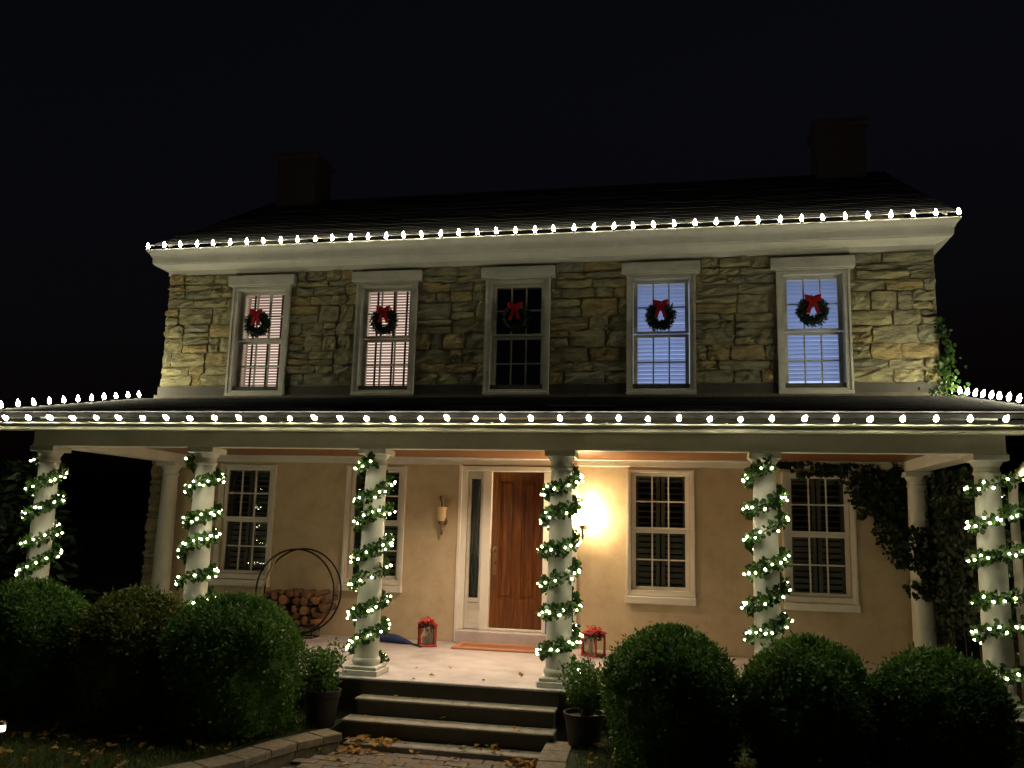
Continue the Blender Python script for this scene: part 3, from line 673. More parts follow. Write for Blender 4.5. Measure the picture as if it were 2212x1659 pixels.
# ================================================================== GARLANDS
led_me = MB().lathe([(.004, -.012), (.010, -.005), (.012, .005), (.008, .015), (.001, .020)], 0, 0, 0, 6).mesh('bulb'); led_me.materials.append(MAT['bulb_led'])
for p in led_me.polygons: p.use_smooth = True
GDESC = ['on the column at the open end of the porch, away from ivy', 'on the column before the window with glowing reflections', 'on the column left of the steps, before the half-hidden window',
         'on the column beside the lit wall lamp and front door', 'on the column between the two windows right of the door', 'wound round both the end column and its downspout']
def garland(i):
    cx = i * SP; r = thing('garland', (cx, 0, .0), 'lit leafy garland ' + GDESC[i], 'garland', 'lit garlands on the porch columns')
    rr = random.Random(50 + i); turns = rr.uniform(6.0, 6.8); ph = rr.uniform(0, 6.28); z0, z1 = .16, 2.36
    n = 420; P_ = []; T_ = []; ox = .0; wob = [rr.uniform(0, 6.28) for _ in range(4)]
    for k in range(n):
        t = k / (n - 1); z = z0 + (z1 - z0) * t + .03 * math.sin(t * 23 + wob[0]) + .02 * math.sin(t * 41 + wob[1])
        a = ph + turns * 2 * math.pi * t + .25 * math.sin(t * 17 + wob[2])
        cr_ = .137 - .02 * t + .035 + .010 * math.sin(t * 31 + wob[3])
        x_, y_ = math.cos(a) * cr_, math.sin(a) * cr_
        if i == 5: x_ = x_ * 1.55 + .10; y_ = y_ * 1.12 - .02
        P_.append(Vector((x_, y_, z)))
    pts = P_
    part('wire', MB().tube([p + r.location for p in pts[::3]], .006, 5), 'cord', r)
    # leaf sprays
    m = 2900; idx = rng.integers(2, n - 2, m); tt = np.array([tuple((pts[k + 1] - pts[k - 1]).normalized()) for k in idx]); pp = np.array([tuple(pts[k]) for k in idx])
    c5 = np.array([.10 if i == 5 else 0, 0, 0])
    rad = pp - c5; rad[:, 2] = 0; rad /= np.linalg.norm(rad, axis=1)[:, None]
    bi = np.cross(tt, rad); an = rng.uniform(-1.9, 1.9, m)[:, None]
    out = rad * np.cos(an) + bi * np.sin(an)
    dens = .45 + .6 * np.sin(idx * .11 + i) * np.sin(idx * .043 + 2 * i) + rng.normal(0, .25, m)
    keep = dens > .0; pp, out, tt, rad = pp[keep], out[keep], tt[keep], rad[keep]; m = len(pp)
    base = pp + out * rng.uniform(.0, .06, m)[:, None]
    face = tt * .3 + rad * .8 + rng.normal(0, .35, (m, 3))
    me = scatter_mesh('foliage', base, face, np.full(m, .056), 1.35, .5, .4, .5, up=out + tt * rng.choice([-.5, .7], m)[:, None] - np.array([0, 0, .15]), rnd=True)
    f = link('foliage', me, 'garland_leaf', r); f['kind'] = 'stuff'
    k = rr.uniform(2, 6)
    while k < n - 3:
        p = pts[int(k)]; q = Vector((p.x - c5[0], p.y, 0)).normalized()
        off = q * rr.uniform(.05, .085) + Vector((0, 0, rr.uniform(-.05, .035)))
        b = link('bulb', led_me, None, r, p + off); b.rotation_euler = (rr.uniform(-1.6, 1.6), rr.uniform(-1.6, 1.6), 0)
        k += rr.choice([1.6, 2, 3, 5, 8])
for i in range(6): garland(i)

# ================================================================== WREATHS
def wreath(x, z, label, rot, dark):
    y = D - .06
    r = thing('wreath', (x, y, z), label, 'wreath', 'wreaths hung on the upper windows')
    m = 1200; a = rng.uniform(0, 2 * np.pi, m); b = rng.uniform(0, 2 * np.pi, m); rr = .145; tr = .062 * np.sqrt(rng.uniform(0.1, 1, m))
    rad = np.stack([np.cos(a), np.zeros(m), np.sin(a)], 1); yy = np.array([0, 1, 0])
    off = rad * np.cos(b)[:, None] + yy * np.sin(b)[:, None]
    tan = np.stack([-np.sin(a), np.zeros(m), np.cos(a)], 1)
    p = rad * rr + off * tr[:, None] * np.array([1, .6, 1])
    me = scatter_mesh('foliage', p, off + rng.normal(0, .5, (m, 3)), np.full(m, .06), 2.6, .4, .2, .4, up=off * 1.1 + tan * .9)
    f = link('foliage', me, 'wreath_leaf', r); f['kind'] = 'stuff'
    link('frame', MB().tube([(math.cos(t) * rr, 0, math.sin(t) * rr) for t in np.linspace(0, 2 * math.pi, 28)[:-1]], .05, 8, True).mesh('frame'), 'wreath_leaf', r)
    # bow
    kn = link('bow', MB().lathe([(.0, -.022), (.02, -.018), (.026, 0), (.02, .018), (0, .022)], 0, 0, 0, 10).mesh('bow'), 'red_ribbon', r, (0, -.07, .155), True)
    def ribbon(pts, w_):
        mb = MB(); vs = []
        for k, (px, py, pz, nx, nz) in enumerate(pts): vs += [(px - nx * w_ / 2, py, pz - nz * w_ / 2), (px + nx * w_ / 2, py, pz + nz * w_ / 2)]
        return mb.add(vs, [(2 * k, 2 * k + 1, 2 * k + 3, 2 * k + 2) for k in range(len(pts) - 1)])
    for s in (-1, 1):
        pts = []
        for k in range(13):
            t = k / 12 * 2 * math.pi; u = (1 - math.cos(t)) / 2
            pts.append((s * u * .11, -.018 * math.sin(t) - .012 * u, .03 * u + .018 * math.sin(t) * -1, .18 * s, 1))
        link('loop', ribbon(pts, .075).mesh('loop'), 'red_ribbon', kn)
        tl = [(s * .012 + s * k / 7 * (.055 + rot * s * .02), -.005 - .006 * math.sin(k), -.01 - k / 7 * (.185 + rot * .02 * s), 1, s * .25) for k in range(8)]
        link('tail', ribbon(tl, .05).mesh('tail'), 'red_ribbon', kn)
WD = [('small evergreen wreath with red bow on the pink-lit window nearest the house corner without ivy', 1.19), ('evergreen wreath with red bow on the pink-lit window next to the dark one', 3.32),
      ('evergreen wreath with red bow on the unlit middle upper window', 5.39), ('evergreen wreath with red bow on the blue-lit window next to the dark one', 7.53), ('evergreen wreath with red bow on the blue-lit window by the ivy corner', 9.63)]
for i, (lb, x) in enumerate(WD): wreath(x, [4.73, 4.73, 4.735, 4.72, 4.74][i], lb, [0, .3, -.5, .2, 0][i], False)

# ================================================================== WALL LAMPS
def sconce(x, lit, label):
    r = thing('wall_lamp', (x, D, 1.49), label, 'wall lamp', 'wall lamps beside the door')
    y = D - .13
    part('backplate', MB().lathe([(.0, 0), (.062, 0), (.062, .008), (.045, .018), (.02, .028), (0, .03)], x, D, 1.70, 18, 'y'), 'bronze', r, True)
    arm = MB().tube([(x, D - .02, 1.70), (x, D - .06, 1.62), (x, D - .10, 1.59), (x, y, 1.61), (x, y, 1.66)], .011, 8)
    arm.tube([(x, D - .02, 1.72), (x - .005, D - .03, 1.86), (x - .012, D - .05, 1.98), (x - .015, D - .085, 2.055), (x - .02, D - .12, 2.05), (x - .02, D - .125, 2.01), (x - .018, D - .10, 1.99)], [.012, .014, .02, .022, .02, .014, .008], 10)
    arm.tube([(x, y, 1.60), (x + .004, y + .02, 1.565), (x, y + .045, 1.54), (x - .004, y + .05, 1.50)], [.012, .014, .02, .012], 10)
    part('arm', arm, 'bronze', r, True)
    part('cup', MB().lathe([(.012, 1.645), (.03, 1.66), (.042, 1.685), (.044, 1.70)], x, y, 0, 18), 'bronze', r, True)
    sh = [(.040, 1.702), (.055, 1.72), (.064, 1.76), (.068, 1.82), (.074, 1.87), (.088, 1.905), (.084, 1.905), (.069, 1.868), (.062, 1.82), (.058, 1.76), (.045, 1.725), (.01, 1.715)]
    part('shade', MB().lathe(sh, x, y, 0, 22), 'sconce_lit' if lit else 'frosted', r, True)
sconce(4.375, False, 'unlit bronze wall lamp with cream glass shade left of the front door')
sconce(6.44, True, 'glowing bronze wall lamp partly hidden behind a garlanded column by the door')

# ================================================================== THINGS ON THE PORCH
mt = thing('doormat', (5.45, 2.39, .0), 'orange-brown coir doormat with a pale border before the door step', 'doormat')
part('mat_body', MB().cbox(4.83, 6.07, 2.21, 2.58, .002, .022, .005), 'coir', mt)
part('mat_border', MB().cbox(4.74, 6.16, 2.13, 2.209, .002, .032, .008).cbox(4.74, 4.829, 2.21, 2.58, .002, .032, .008).cbox(6.071, 6.16, 2.21, 2.58, .002, .032, .008).cbox(4.74, 6.16, 2.581, 2.655, .002, .032, .008), 'mat_border', mt)

def lantern(x, y, rz, label, cand, plabel):
    r = thing('lantern', (x, y, 0), label, 'lantern', 'red lanterns beside the door'); r.rotation_euler.z = rz
    s = .105; H_ = .33
    def lp(n_, mb, m_, par=r, sm=False): return link(n_, mb.mesh(n_), m_, par, smooth=sm)
    lp('base', MB().cbox(-s - .018, s + .018, -s - .018, s + .018, .003, .03, .006), 'red_metal')
    for a in (-1, 1):
        for b in (-1, 1): lp('post', MB().box(a * s - .011, a * s + .011, b * s - .011, b * s + .011, .031, .27), 'red_metal')
    # arched heads on four sides
    for k in range(4):
        mb = MB(); n = 10; vs = []
        for i in range(n + 1):
            u = -s + .0 + 2 * s * i / n; za = .205 + .058 * math.sqrt(max(0, 1 - (u / s) ** 2)); vs += [(u, -s - .006, za), (u, -s - .006, .285), (u, -s + .006, za), (u, -s + .006, .285)]
        fs = []
        for i in range(n): q = 4 * i; fs += [(q, q + 4, q + 5, q + 1), (q + 2, q + 3, q + 7, q + 6), (q, q + 2, q + 6, q + 4)]
        o = lp('arch', mb.add(vs, fs), 'red_metal'); o.rotation_euler.z = k * math.pi / 2
        o = lp('glass', MB().add([(-s, -s, .031), (s, -s, .031), (s, -s, .25), (-s, -s, .25)], [(0, 1, 2, 3)]), 'lantern_glass'); o.rotation_euler.z = k * math.pi / 2
    rf = MB(); q = s + .025; vs = []
    for w_, z in ((q, .286), (q, .296), (.085, .322), (.045, .345), (.04, .352)): vs += [(-w_, -w_, z), (w_, -w_, z), (w_, w_, z), (-w_, w_, z)]
    lp('top', rf.add(vs, [(3, 2, 1, 0), (16, 17, 18, 19)] + [(4 * k + i, 4 * k + (i + 1) % 4, 4 * k + 4 + (i + 1) % 4, 4 * k + 4 + i) for k in range(4) for i in range(4)]), 'red_metal')
    lp('handle', MB().tube([(.04 * math.cos(t), 0, .352 + .04 * math.sin(t)) for t in np.linspace(0, math.pi, 9)], .005, 6), 'red_metal')
    for (dx, dy, rr, hh, lb) in cand:
        p = Vector((dx, dy)); c, s_ = math.cos(rz), math.sin(rz)
        o = thing('candle', (x + dx * c - dy * s_, y + dx * s_ + dy * c, .031), lb, 'candle', 'candles in the lanterns')
        link('wax', MB().lathe([(rr * .97, 0), (rr, .004), (rr, hh - .006), (rr * .9, hh), (rr * .6, hh - .006)], 0, 0, 0, 16).mesh('wax'), 'wax', o, smooth=True)
        link('wick', MB().tube([(0, 0, hh - .01), (.002, 0, hh + .012)], .002, 5).mesh('wick'), 'black_cloth', o)
    # poinsettia spray laid over one corner of the roof
    f = thing('flower_spray', (x + .02, y - .06, .285), plabel, 'flowers', 'flower sprays on the lanterns')
    m = 50; a = rng.uniform(0, 6.28, m); rad = np.sqrt(rng.uniform(0, 1, m)) * .07
    p = np.stack([np.cos(a) * rad, np.sin(a) * rad - .02, .075 - rad * .35 + rng.normal(0, .012, m)], 1)
    dr = np.stack([np.cos(a), np.sin(a) - .2, .35 + 0 * a], 1)
    sp = link('flower', scatter_mesh('flower', p, np.stack([0 * a, -.5 + 0 * a, 1 + 0 * a], 1), np.full(m, .055), 1.8, .4, .2, .3, up=dr), 'flower_red', f); sp['kind'] = 'stuff'
    m = 90; a = rng.uniform(0, 6.28, m); rad = np.sqrt(rng.uniform(0, 1, m)) * .10
    p = np.stack([np.cos(a) * rad, np.sin(a) * rad - .04, .03 - rad * .5 + rng.normal(0, .02, m)], 1)
    lf = link('leaves', scatter_mesh('leaves', p, np.stack([np.cos(a), np.sin(a), .4 + 0 * a], 1), np.full(m, .06), 2.0, .5, .2, .4, up=np.stack([np.cos(a), np.sin(a), -.3 + 0 * a], 1)), 'wreath_leaf', f); lf['kind'] = 'stuff'
    link('stem', MB().tube([(0, -.06, .02), (.0, -.085, -.06), (.004, -.09, -.12)], [.012, .008, .003], 6).mesh('stem'), 'wreath_leaf', f)
lantern(4.36, 2.28, R(24), 'red lantern with arched sides on the porch floor beside the blue umbrella',
        [(-.035, -.03, .034, .10, 'short cream candle in the lantern by the umbrella'), (.04, .015, .036, .19, 'tall cream candle in the lantern by the umbrella')], 'red poinsettia spray on top of the lantern by the umbrella')
lantern(6.66, 2.22, R(-28), 'red lantern with arched sides between the lit wall lamp and the round shrub',
        [(-.035, -.02, .036, .14, 'single cream candle in the lantern below the lit wall lamp')], 'red poinsettia spray on top of the lantern below the lit wall lamp')

um = thing('umbrella', (3.95, 2.3, .0), 'closed dark blue umbrella lying on the porch floor beside a red lantern', 'umbrella')
uv = [(3.50, 2.47, .05), (3.56, 2.455, .062), (3.66, 2.43, .075), (3.78, 2.40, .078), (3.90, 2.37, .068), (4.02, 2.34, .045), (4.10, 2.32, .026), (4.14, 2.31, .018)]
mb = MB().tube([p for p in uv], [.012, .045, .062, .07, .064, .044, .026, .012], 12)
mb.v = [(a, b + .008 * math.sin(a * 60), max(.003, c_ * .85)) for a, b, c_ in mb.v]
part('canopy', mb, 'blue_cloth', um, True)
part('shaft', MB().tube([(4.10, 2.32, .022), (4.30, 2.12 + .0, .014), (4.34, 2.08, .012)], [.012, .010, .010], 8), 'black_cloth', um, True)
bl = thing('bottle', (5.955, D - .10, .184), 'slim blue upright bottle on the door step beside the door jamb', 'bottle')
part('body', MB().lathe([(.02, .185), (.026, .19), (.026, .34), (.018, .37), (.012, .375)], 5.955, D - .10, 0, 14), 'blue_plastic', bl, True)
part('cap', MB().lathe([(.014, .3755), (.014, .40), (.0, .402)], 5.955, D - .10, 0, 12), 'trim', bl, True)

# firewood ring ------------------------------------------------------------
RC = Vector((2.35, 2.43, .645)); RR = .60
rk = thing('firewood_rack', (RC.x, RC.y, 0), 'black iron hoop firewood rack against the stucco wall', 'firewood rack')
for dy in (-.13, .13): part('ring', MB().tube([(RC.x + RR * math.cos(t), RC.y + dy, RC.z + RR * math.sin(t)) for t in np.linspace(0, 2 * math.pi, 49)[:-1]], .013, 8, True), 'black_iron', rk, True)
for dy in (-.13, .13):
    part('foot', MB().tube([(RC.x - .30, RC.y + dy, .135), (RC.x - .30, RC.y + dy, .014), (RC.x + .30, RC.y + dy, .014), (RC.x + .30, RC.y + dy, .135)], .011, 8), 'black_iron', rk, True)
for sx in (-.30, .30): part('cross_bar', MB().tube([(RC.x + sx, RC.y - .13, .014), (RC.x + sx, RC.y + .13, .014)], .010, 8), 'black_iron', rk, True)
for t in (-2.2, -1.57, -.94): part('cross_bar', MB().tube([(RC.x + RR * math.cos(t), RC.y - .13, RC.z + RR * math.sin(t)), (RC.x + RR * math.cos(t), RC.y + .13, RC.z + RR * math.sin(t))], .010, 8), 'black_iron', rk, True)
logs = []
rl = random.Random(4)
def try_log(px, pz, r_):
    if math.hypot(px - RC.x, pz - RC.z) + r_ > RR - .016: return False
    return all(math.hypot(px - a, pz - b) >= r_ + c - .004 for a, b, c in logs)
for _ in range(6000):
    r_ = rl.choice([.075, .065, .055, .05, .042]); px = RC.x + rl.uniform(-.6, .6); pz = rl.uniform(.03, .74)
    if pz + r_ > .74 - .14 * abs(px - RC.x): continue
    # settle downward
    if not try_log(px, pz, r_): continue
    moved = True
    while moved:
        moved = False
        for dx, dz in ((0, -.01), (-.006, -.006), (.006, -.006)):
            if try_log(px + dx, pz + dz, r_): px += dx; pz += dz; moved = True; break
    logs.append((px, pz, r_))
for n_, (px, pz, r_) in enumerate(logs):
    L_ = rl.uniform(.19, .24); yc = RC.y + rl.uniform(-.03, .03); rot = rl.uniform(0, 6.28); split = rl.random() < .6; k = 9
    prof = []
    for i in range(k):
        a = rot + 2 * math.pi * i / k; q = r_ * rl.uniform(.88, 1.0)
        if split and math.cos(a - rot) < -.2: q = min(q, r_ * .35 / max(.35, -math.cos(a - rot)))
        prof.append((px + q * math.cos(a), pz + q * math.sin(a)))
    o = thing('log', (px, yc, pz), 'split firewood log stacked in the iron hoop', 'log', 'firewood logs in the hoop rack')
    mb = MB().add([(x_, yc - L_, z_) for x_, z_ in prof] + [(x_, yc + L_, z_) for x_, z_ in prof], [(i, (i + 1) % k, k + (i + 1) % k, k + i) for i in range(k)])
    part('bark', mb, 'log_end' if split and rl.random() < .5 else 'log_bark', o)
    part('cut_end', MB().add([(x_, yc - L_ - .0005, z_) for x_, z_ in prof], [tuple(range(k))]), 'log_end', o)
    part('cut_end', MB().add([(x_, yc + L_ + .0005, z_) for x_, z_ in prof], [tuple(range(k))[::-1]]), 'log_end', o)
stk = thing('wooden_pole', (1.58, 2.26, 0), 'thin pale wooden pole leaning on the wall beside the firewood hoop', 'pole')
part('shaft', MB().tube([(1.58, 2.26, .003), (1.97, 2.53, 1.225)], .013, 8), 'pine_stick', stk, True)
part('rounded_tip', MB().lathe([(.013, 0), (.011, .008), (.004, .013)], 1.97, 2.53, 1.224, 8), 'pine_stick', stk, True)

# ================================================================== SHRUBS
def shrub(cx, cy, w_, d_, z0, z1, m, seed, label, nl=13000):
    r = thing('round_shrub', (cx, cy, z0), label, 'shrub', 'clipped round shrubs along the porch')
    rg = np.random.default_rng(seed); H_ = z1 - z0
    # egg profile: rounded dome over fuller sides
    def surf(th, u):   # u 0 bottom .. 1 top
        prof = np.where(u > .5, np.power(np.clip(1 - np.power((u - .5) / .5, 2.4), 0, 1), .5), .80 + .20 * np.sin(np.clip(u / .5, 0, 1) * np.pi / 2))
        lump = 1 + .07 * np.sin(3 * th + seed) * np.sin(5 * u + seed) + .035 * np.sin(7 * th + 9 * u + seed * 2) + .02 * np.sin(15 * th - 17 * u)
        prof = prof * lump
        return np.stack([np.cos(th) * prof * w_ / 2, np.sin(th) * prof * d_ / 2, .04 + u * (H_ - .04) * (1 + .02 * np.sin(4 * th + seed))], -1)
    th = rg.uniform(0, 2 * np.pi, nl); u = np.concatenate([rg.uniform(.02, 1, int(nl * .62)), 1 - .42 * rg.uniform(0, 1, nl - int(nl * .62)) ** 1.5])
    p = surf(th, u); e = 1e-3
    n1 = np.cross(surf(th + e, u) - p, surf(th, np.clip(u + e, 0, 1.0001)) - p); n1 /= np.linalg.norm(n1, axis=1)[:, None] + 1e-12
    n1[~np.isfinite(n1).all(1)] = (0, 0, 1)
    dd = rg.uniform(0.005, .085, nl); st_ = rg.random(nl) < .035; dd[st_] = -rg.uniform(0, .045, st_.sum()); p = p - n1 * dd[:, None]
    me = scatter_mesh('foliage', p, n1 * .35 + rg.normal(0, .6, (nl, 3)), np.full(nl, .05), 2.1, .5, .25, .5, up=n1 + np.array([0, 0, .5]))
    f = link('foliage', me, m, r); f['kind'] = 'stuff'
    # twiggy heart
    nu, nv = 22, 12; mb = MB(); vs = []
    for j in range(nv + 1):
        uu = np.full(nu, .03 + .965 * j / nv); tt = np.linspace(0, 2 * np.pi, nu, endpoint=False); q = surf(tt, uu); q[:, :2] *= .88; q[:, 2] = q[:, 2] * .95; vs += [tuple(v) for v in q]
    mb.add(vs, [(j * nu + i, j * nu + (i + 1) % nu, (j + 1) * nu + (i + 1) % nu, (j + 1) * nu + i) for j in range(nv) for i in range(nu)] + [tuple(nv * nu + i for i in range(nu))])
    link('inner_growth', mb.mesh('inner_growth'), m, r)
    link('trunk', MB().tube([(0, 0, -.05), (.01, .01, .15), (0, 0, .4)], [.06, .045, .03], 8).mesh('trunk'), 'bark', r)
shrub(.95, -1.15, 1.30, 1.2, LAWN, .93, 'boxwood', 1, 'round clipped shrub in front of the garlanded column at the open porch end')
shrub(2.20, -1.12, 1.30, 1.2, LAWN, .89, 'boxwood_brown', 2, 'browner round clipped shrub between two greener ones')
shrub(3.37, -1.22, 1.44, 1.25, LAWN, .885, 'boxwood', 3, 'full green round shrub before the firewood hoop')
shrub(7.71, -1.25, 1.22, 1.2, LAWN - .05, .785, 'boxwood', 4, 'round clipped shrub beside the steps, before the window right of the door')
shrub(8.90, -1.20, 1.16, 1.15, LAWN - .05, .745, 'boxwood', 5, 'round clipped shrub in the middle of the row nearest the ivy')
shrub(9.96, -1.15, 1.20, 1.15, LAWN - .05, .68, 'boxwood', 6, 'round clipped shrub next to the downspout column')

def potted(cx, cy, z0, r_, h_, fr, ft, seed, label):
    r = thing('potted_shrub', (cx, cy, z0), label, 'potted plant', 'potted shrubs flanking the steps')
    link('pot', MB().lathe([(r_ * .72, .002), (r_ * .76, .01), (r_ * .95, h_ * .8), (r_, h_ * .82), (r_ * 1.04, h_), (r_ * .94, h_), (r_ * .9, h_ - .04), (.01, h_ - .045)], 0, 0, 0, 24).mesh('pot'), 'pot', r, smooth=True)
    rg = np.random.default_rng(seed)
    st = MB()
    nb = 16; tips = []
    for i in range(nb):
        a = rg.uniform(0, 6.28); q = fr * np.sqrt(rg.uniform(0, 1)); top = Vector((math.cos(a) * q, math.sin(a) * q, h_ + (ft - h_) * (1 - .45 * (q / fr) ** 2) * rg.uniform(.8, 1)))
        b0 = Vector((math.cos(a) * .03, math.sin(a) * .03, h_ - .05)); mid = b0.lerp(top, .5) + Vector((0, 0, .03)); st.tube([b0, mid, top], [.008, .006, .002], 5); tips.append((b0, mid, top))
    link('stems', st.mesh('stems'), 'bark', r)
    m = 2600; P = []; U = []
    for i in range(m):
        b0, mid, top = tips[rg.integers(nb)]; t = rg.uniform(.3, 1.03); c = b0.lerp(mid, t * 2) if t < .5 else mid.lerp(top, t * 2 - 1)
        o = Vector(rg.normal(0, .045, 3)); P.append(tuple(c + o)); U.append(tuple(o.normalized() + Vector((0, 0, .4))))
    me = scatter_mesh('foliage', P, np.array(U) * .5 + rg.normal(0, .5, (m, 3)), np.full(m, .042), 1.7, .5, .25, .5, up=U)
    f = link('foliage', me, 'boxwood', r); f['kind'] = 'stuff'
potted(4.10, -.62, LAWN, .19, .36, .26, .80, 11, 'bushy green shrub in a dark pot at the firewood end of the steps')
potted(6.86, -.66, LAWN, .20, .32, .30, .82, 12, 'loose leafy shrub in a dark pot below the column by the lit wall lamp')

# ================================================================== IVY
def ivy(name, loc, P, Nn, label, size, stems, m='ivy_shaded'):
    r = thing(name, loc, label, 'ivy'); P = np.array(P) - np.array(loc); n = len(P)
    f = link('leaves', scatter_mesh('leaves', P, np.array(Nn), np.full(n, size), 1.15, .55, .3, .5, up=np.array([0, 0, -1.0])[None].repeat(n, 0), rnd=True), m, r); f['kind'] = 'stuff'
    mb = MB()
    for s in stems: mb.tube(s, .007, 5)
    part('stems', mb, 'bark', r)
P = []; Nn = []
rg = np.random.default_rng(5)
# over the wall top and down towards the back column
prof = [(2.62, 9.95), (2.45, 9.98), (2.25, 10.05), (2.0, 10.16), (1.75, 10.32), (1.5, 10.48), (1.25, 10.62), (1.0, 10.74), (.85, 10.80)]
def left_edge(z):
    for (za, xa), (zb, xb) in zip(prof, prof[1:]):
        if zb <= z <= za: return xa + (xb - xa) * (za - z) / (za - zb)
    return 10.85
while len(P) < 3600:
    z = rg.uniform(.9, 2.62); x = left_edge(z) + abs(rg.normal(0, .06)) - .10 + rg.uniform(0, 1) ** .8 * (11.2 - left_edge(z) + .02)
    if mnoise.noise((x * 3.0, 0, z * 3.0)) < -.28 and x < 10.8: continue
    y = D - .03 - abs(rg.normal(0, .05)) if x > 10.9 or z > 1.8 or rg.random() < .5 else D - .36 - abs(rg.normal(0, .03))
    P.append((x, y, z)); Nn.append((rg.normal(0, .3), -1, .3))
for _ in range(150):   # runner along the frieze
    t = rg.uniform(0, 1); P.append((9.05 + t * 1.0, D - .07, 2.60 + rg.normal(0, .02) - .02 * t)); Nn.append((0, -1, .2))
for _ in range(90):
    t = rg.uniform(0, 1); P.append((9.35 + t * .6, D - .07, 2.47 + rg.normal(0, .012) + .03 * t)); Nn.append((0, -1, .2))
for k in range(3):     # strands round the back column
    for _ in range(45):
        t = rg.uniform(0, 1); a = -2.6 + t * 2.4; P.append((10.84 + .16 * math.cos(a), D - .21 + .16 * math.sin(a), 1.45 - k * .17 - t * .22 + rg.normal(0, .015))); Nn.append((math.cos(a), math.sin(a), 0))
ivy('ivy', (10.9, D - .1, 0), P, Nn, 'shade-darkened ivy covering the porch wall end and back column beneath the roof', .062,
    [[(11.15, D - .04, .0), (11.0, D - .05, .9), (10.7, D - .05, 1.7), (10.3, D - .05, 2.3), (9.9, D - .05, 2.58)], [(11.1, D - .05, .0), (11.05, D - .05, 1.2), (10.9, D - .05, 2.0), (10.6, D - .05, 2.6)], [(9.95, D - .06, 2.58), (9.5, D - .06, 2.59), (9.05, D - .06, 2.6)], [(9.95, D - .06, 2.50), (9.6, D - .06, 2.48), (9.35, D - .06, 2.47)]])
P = []; Nn = []
while len(P) < 3400:   # curtain at the porch end
    y = rg.uniform(.35, D - .05); z = rg.uniform(.25, 2.47)
    if z < .7 + .9 * abs(mnoise.noise((y * 2, 3, 0))) * 1.2 - .1 * y: continue
    if y < 1.0 and rg.random() < .35: continue
    P.append((11.02 + rg.normal(0, .06), y, z)); Nn.append((-.8, -.5, .2))
ivy('ivy', (11.02, 1.5, -.02), P, Nn, 'dense shade-darkened ivy curtain hanging at the porch end behind the downspout column', .065, [[(11.04, y_, -.02), (11.02, y_ + .1, 1.2), (11.03, y_ - .05, 2.45)] for y_ in (.6, 1.1, 1.6, 2.1, 2.6)])
P = []; Nn = []
for _ in range(300):
    z = 3.45 + 1.15 * rg.uniform(0, 1) ** 1.6; wv = .05 + .20 * max(0, 1 - (z - 3.45) / .7)
    c_ = XR + .02 + .04 * math.sin(z * 5); x = c_ + rg.normal(0, 1) * wv * .6
    P.append((x, D - .07 - abs(rg.normal(0, .05)) - (.10 if x > XR else 0) * rg.random(), z)); Nn.append((.2, -1, .2))
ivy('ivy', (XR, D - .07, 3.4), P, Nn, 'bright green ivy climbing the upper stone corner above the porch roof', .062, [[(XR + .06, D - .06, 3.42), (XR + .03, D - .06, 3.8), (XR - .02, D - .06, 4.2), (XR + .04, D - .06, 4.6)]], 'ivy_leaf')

# ================================================================== GARDEN ROUND THE HOUSE
def bush(name, cx, cy, z0, rx, rz, n, m, label, cat, size=.06):
    r = thing(name, (cx, cy, z0), label, cat); rg = np.random.default_rng(n)
    d_ = rg.normal(0, 1, (n, 3)); d_ /= np.linalg.norm(d_, axis=1)[:, None]; q = rg.uniform(.35, 1, n)[:, None]
    p = d_ * q * np.array([rx, rx, rz]) + np.array([0, 0, rz * 1.02]); k = np.array([mnoise.noise(tuple(v * 2.6)) for v in p]) > -.22; p = p[k]; d_ = d_[k]
    f = link('foliage', scatter_mesh('foliage', p, d_, np.full(len(p), size), 1.5, .7, .2), m, r); f['kind'] = 'stuff'
    mb = MB()
    for i in range(9):
        a = rg.uniform(0, 6.28); mb.tube([(0, 0, -.02), (math.cos(a) * rx * .35, math.sin(a) * rx * .35, rz * .8), (math.cos(a) * rx * .7, math.sin(a) * rx * .7, rz * 1.5)], [.02, .012, .004], 5)
    link('stems', mb.mesh('stems'), 'bark', r)
bush('autumn_shrub', 11.75, 1.55, LAWN, .42, .62, 1500, 'autumn_leaf', 'rust-brown autumn shrub behind the downspout column', 'shrub')
bush('autumn_shrub', 12.15, -.1, LAWN, .40, .45, 1100, 'autumn_leaf', 'low rust-brown shrub beside the end column at the frame edge', 'shrub')
def evergreen(x, y, h_, r_, label, seed):
    r = thing('evergreen_tree', (x, y, GZ), label, 'tree', 'dark trees behind the house'); rg = np.random.default_rng(seed)
    link('trunk', MB().tube([(0, 0, -.1), (.05, 0, h_ * .5), (0, 0, h_ * .97)], [h_ * .022, h_ * .014, .01], 8).mesh('trunk'), 'bark', r)
    P = []; U = []; lim = MB()
    for k in range(90):
        z = h_ * (.08 + .9 * (k / 90)); a = k * 2.399 + rg.uniform(-.4, .4); L = r_ * (1 - z / h_) ** .8 * rg.uniform(.7, 1.1) + .1
        tip = Vector((math.cos(a) * L, math.sin(a) * L, z - L * .25)); b0 = Vector((0, 0, z)); lim.tube([b0, tip], [.03, .008], 4)
        for _ in range(46):
            t = rg.uniform(.15, 1.05); c = b0.lerp(tip, t); o = rg.normal(0, .16 * (1.2 - t * .6) * max(.5, r_ / 3), 3); P.append((c.x + o[0], c.y + o[1], c.z + o[2] * .6)); U.append((math.cos(a), math.sin(a), -.3))
    link('limbs', lim.mesh('limbs'), 'bark', r)
    f = link('crown', scatter_mesh('crown', P, np.array([[0, 0, 1.]]).repeat(len(P), 0), np.full(len(P), .26), 2.6, .5, .2, .5, up=U), 'dark_leaf', r); f['kind'] = 'stuff'
evergreen(-3.2, 3.4, 3.2, 1.3, 'small dark evergreen beside the open end of the porch', 1)
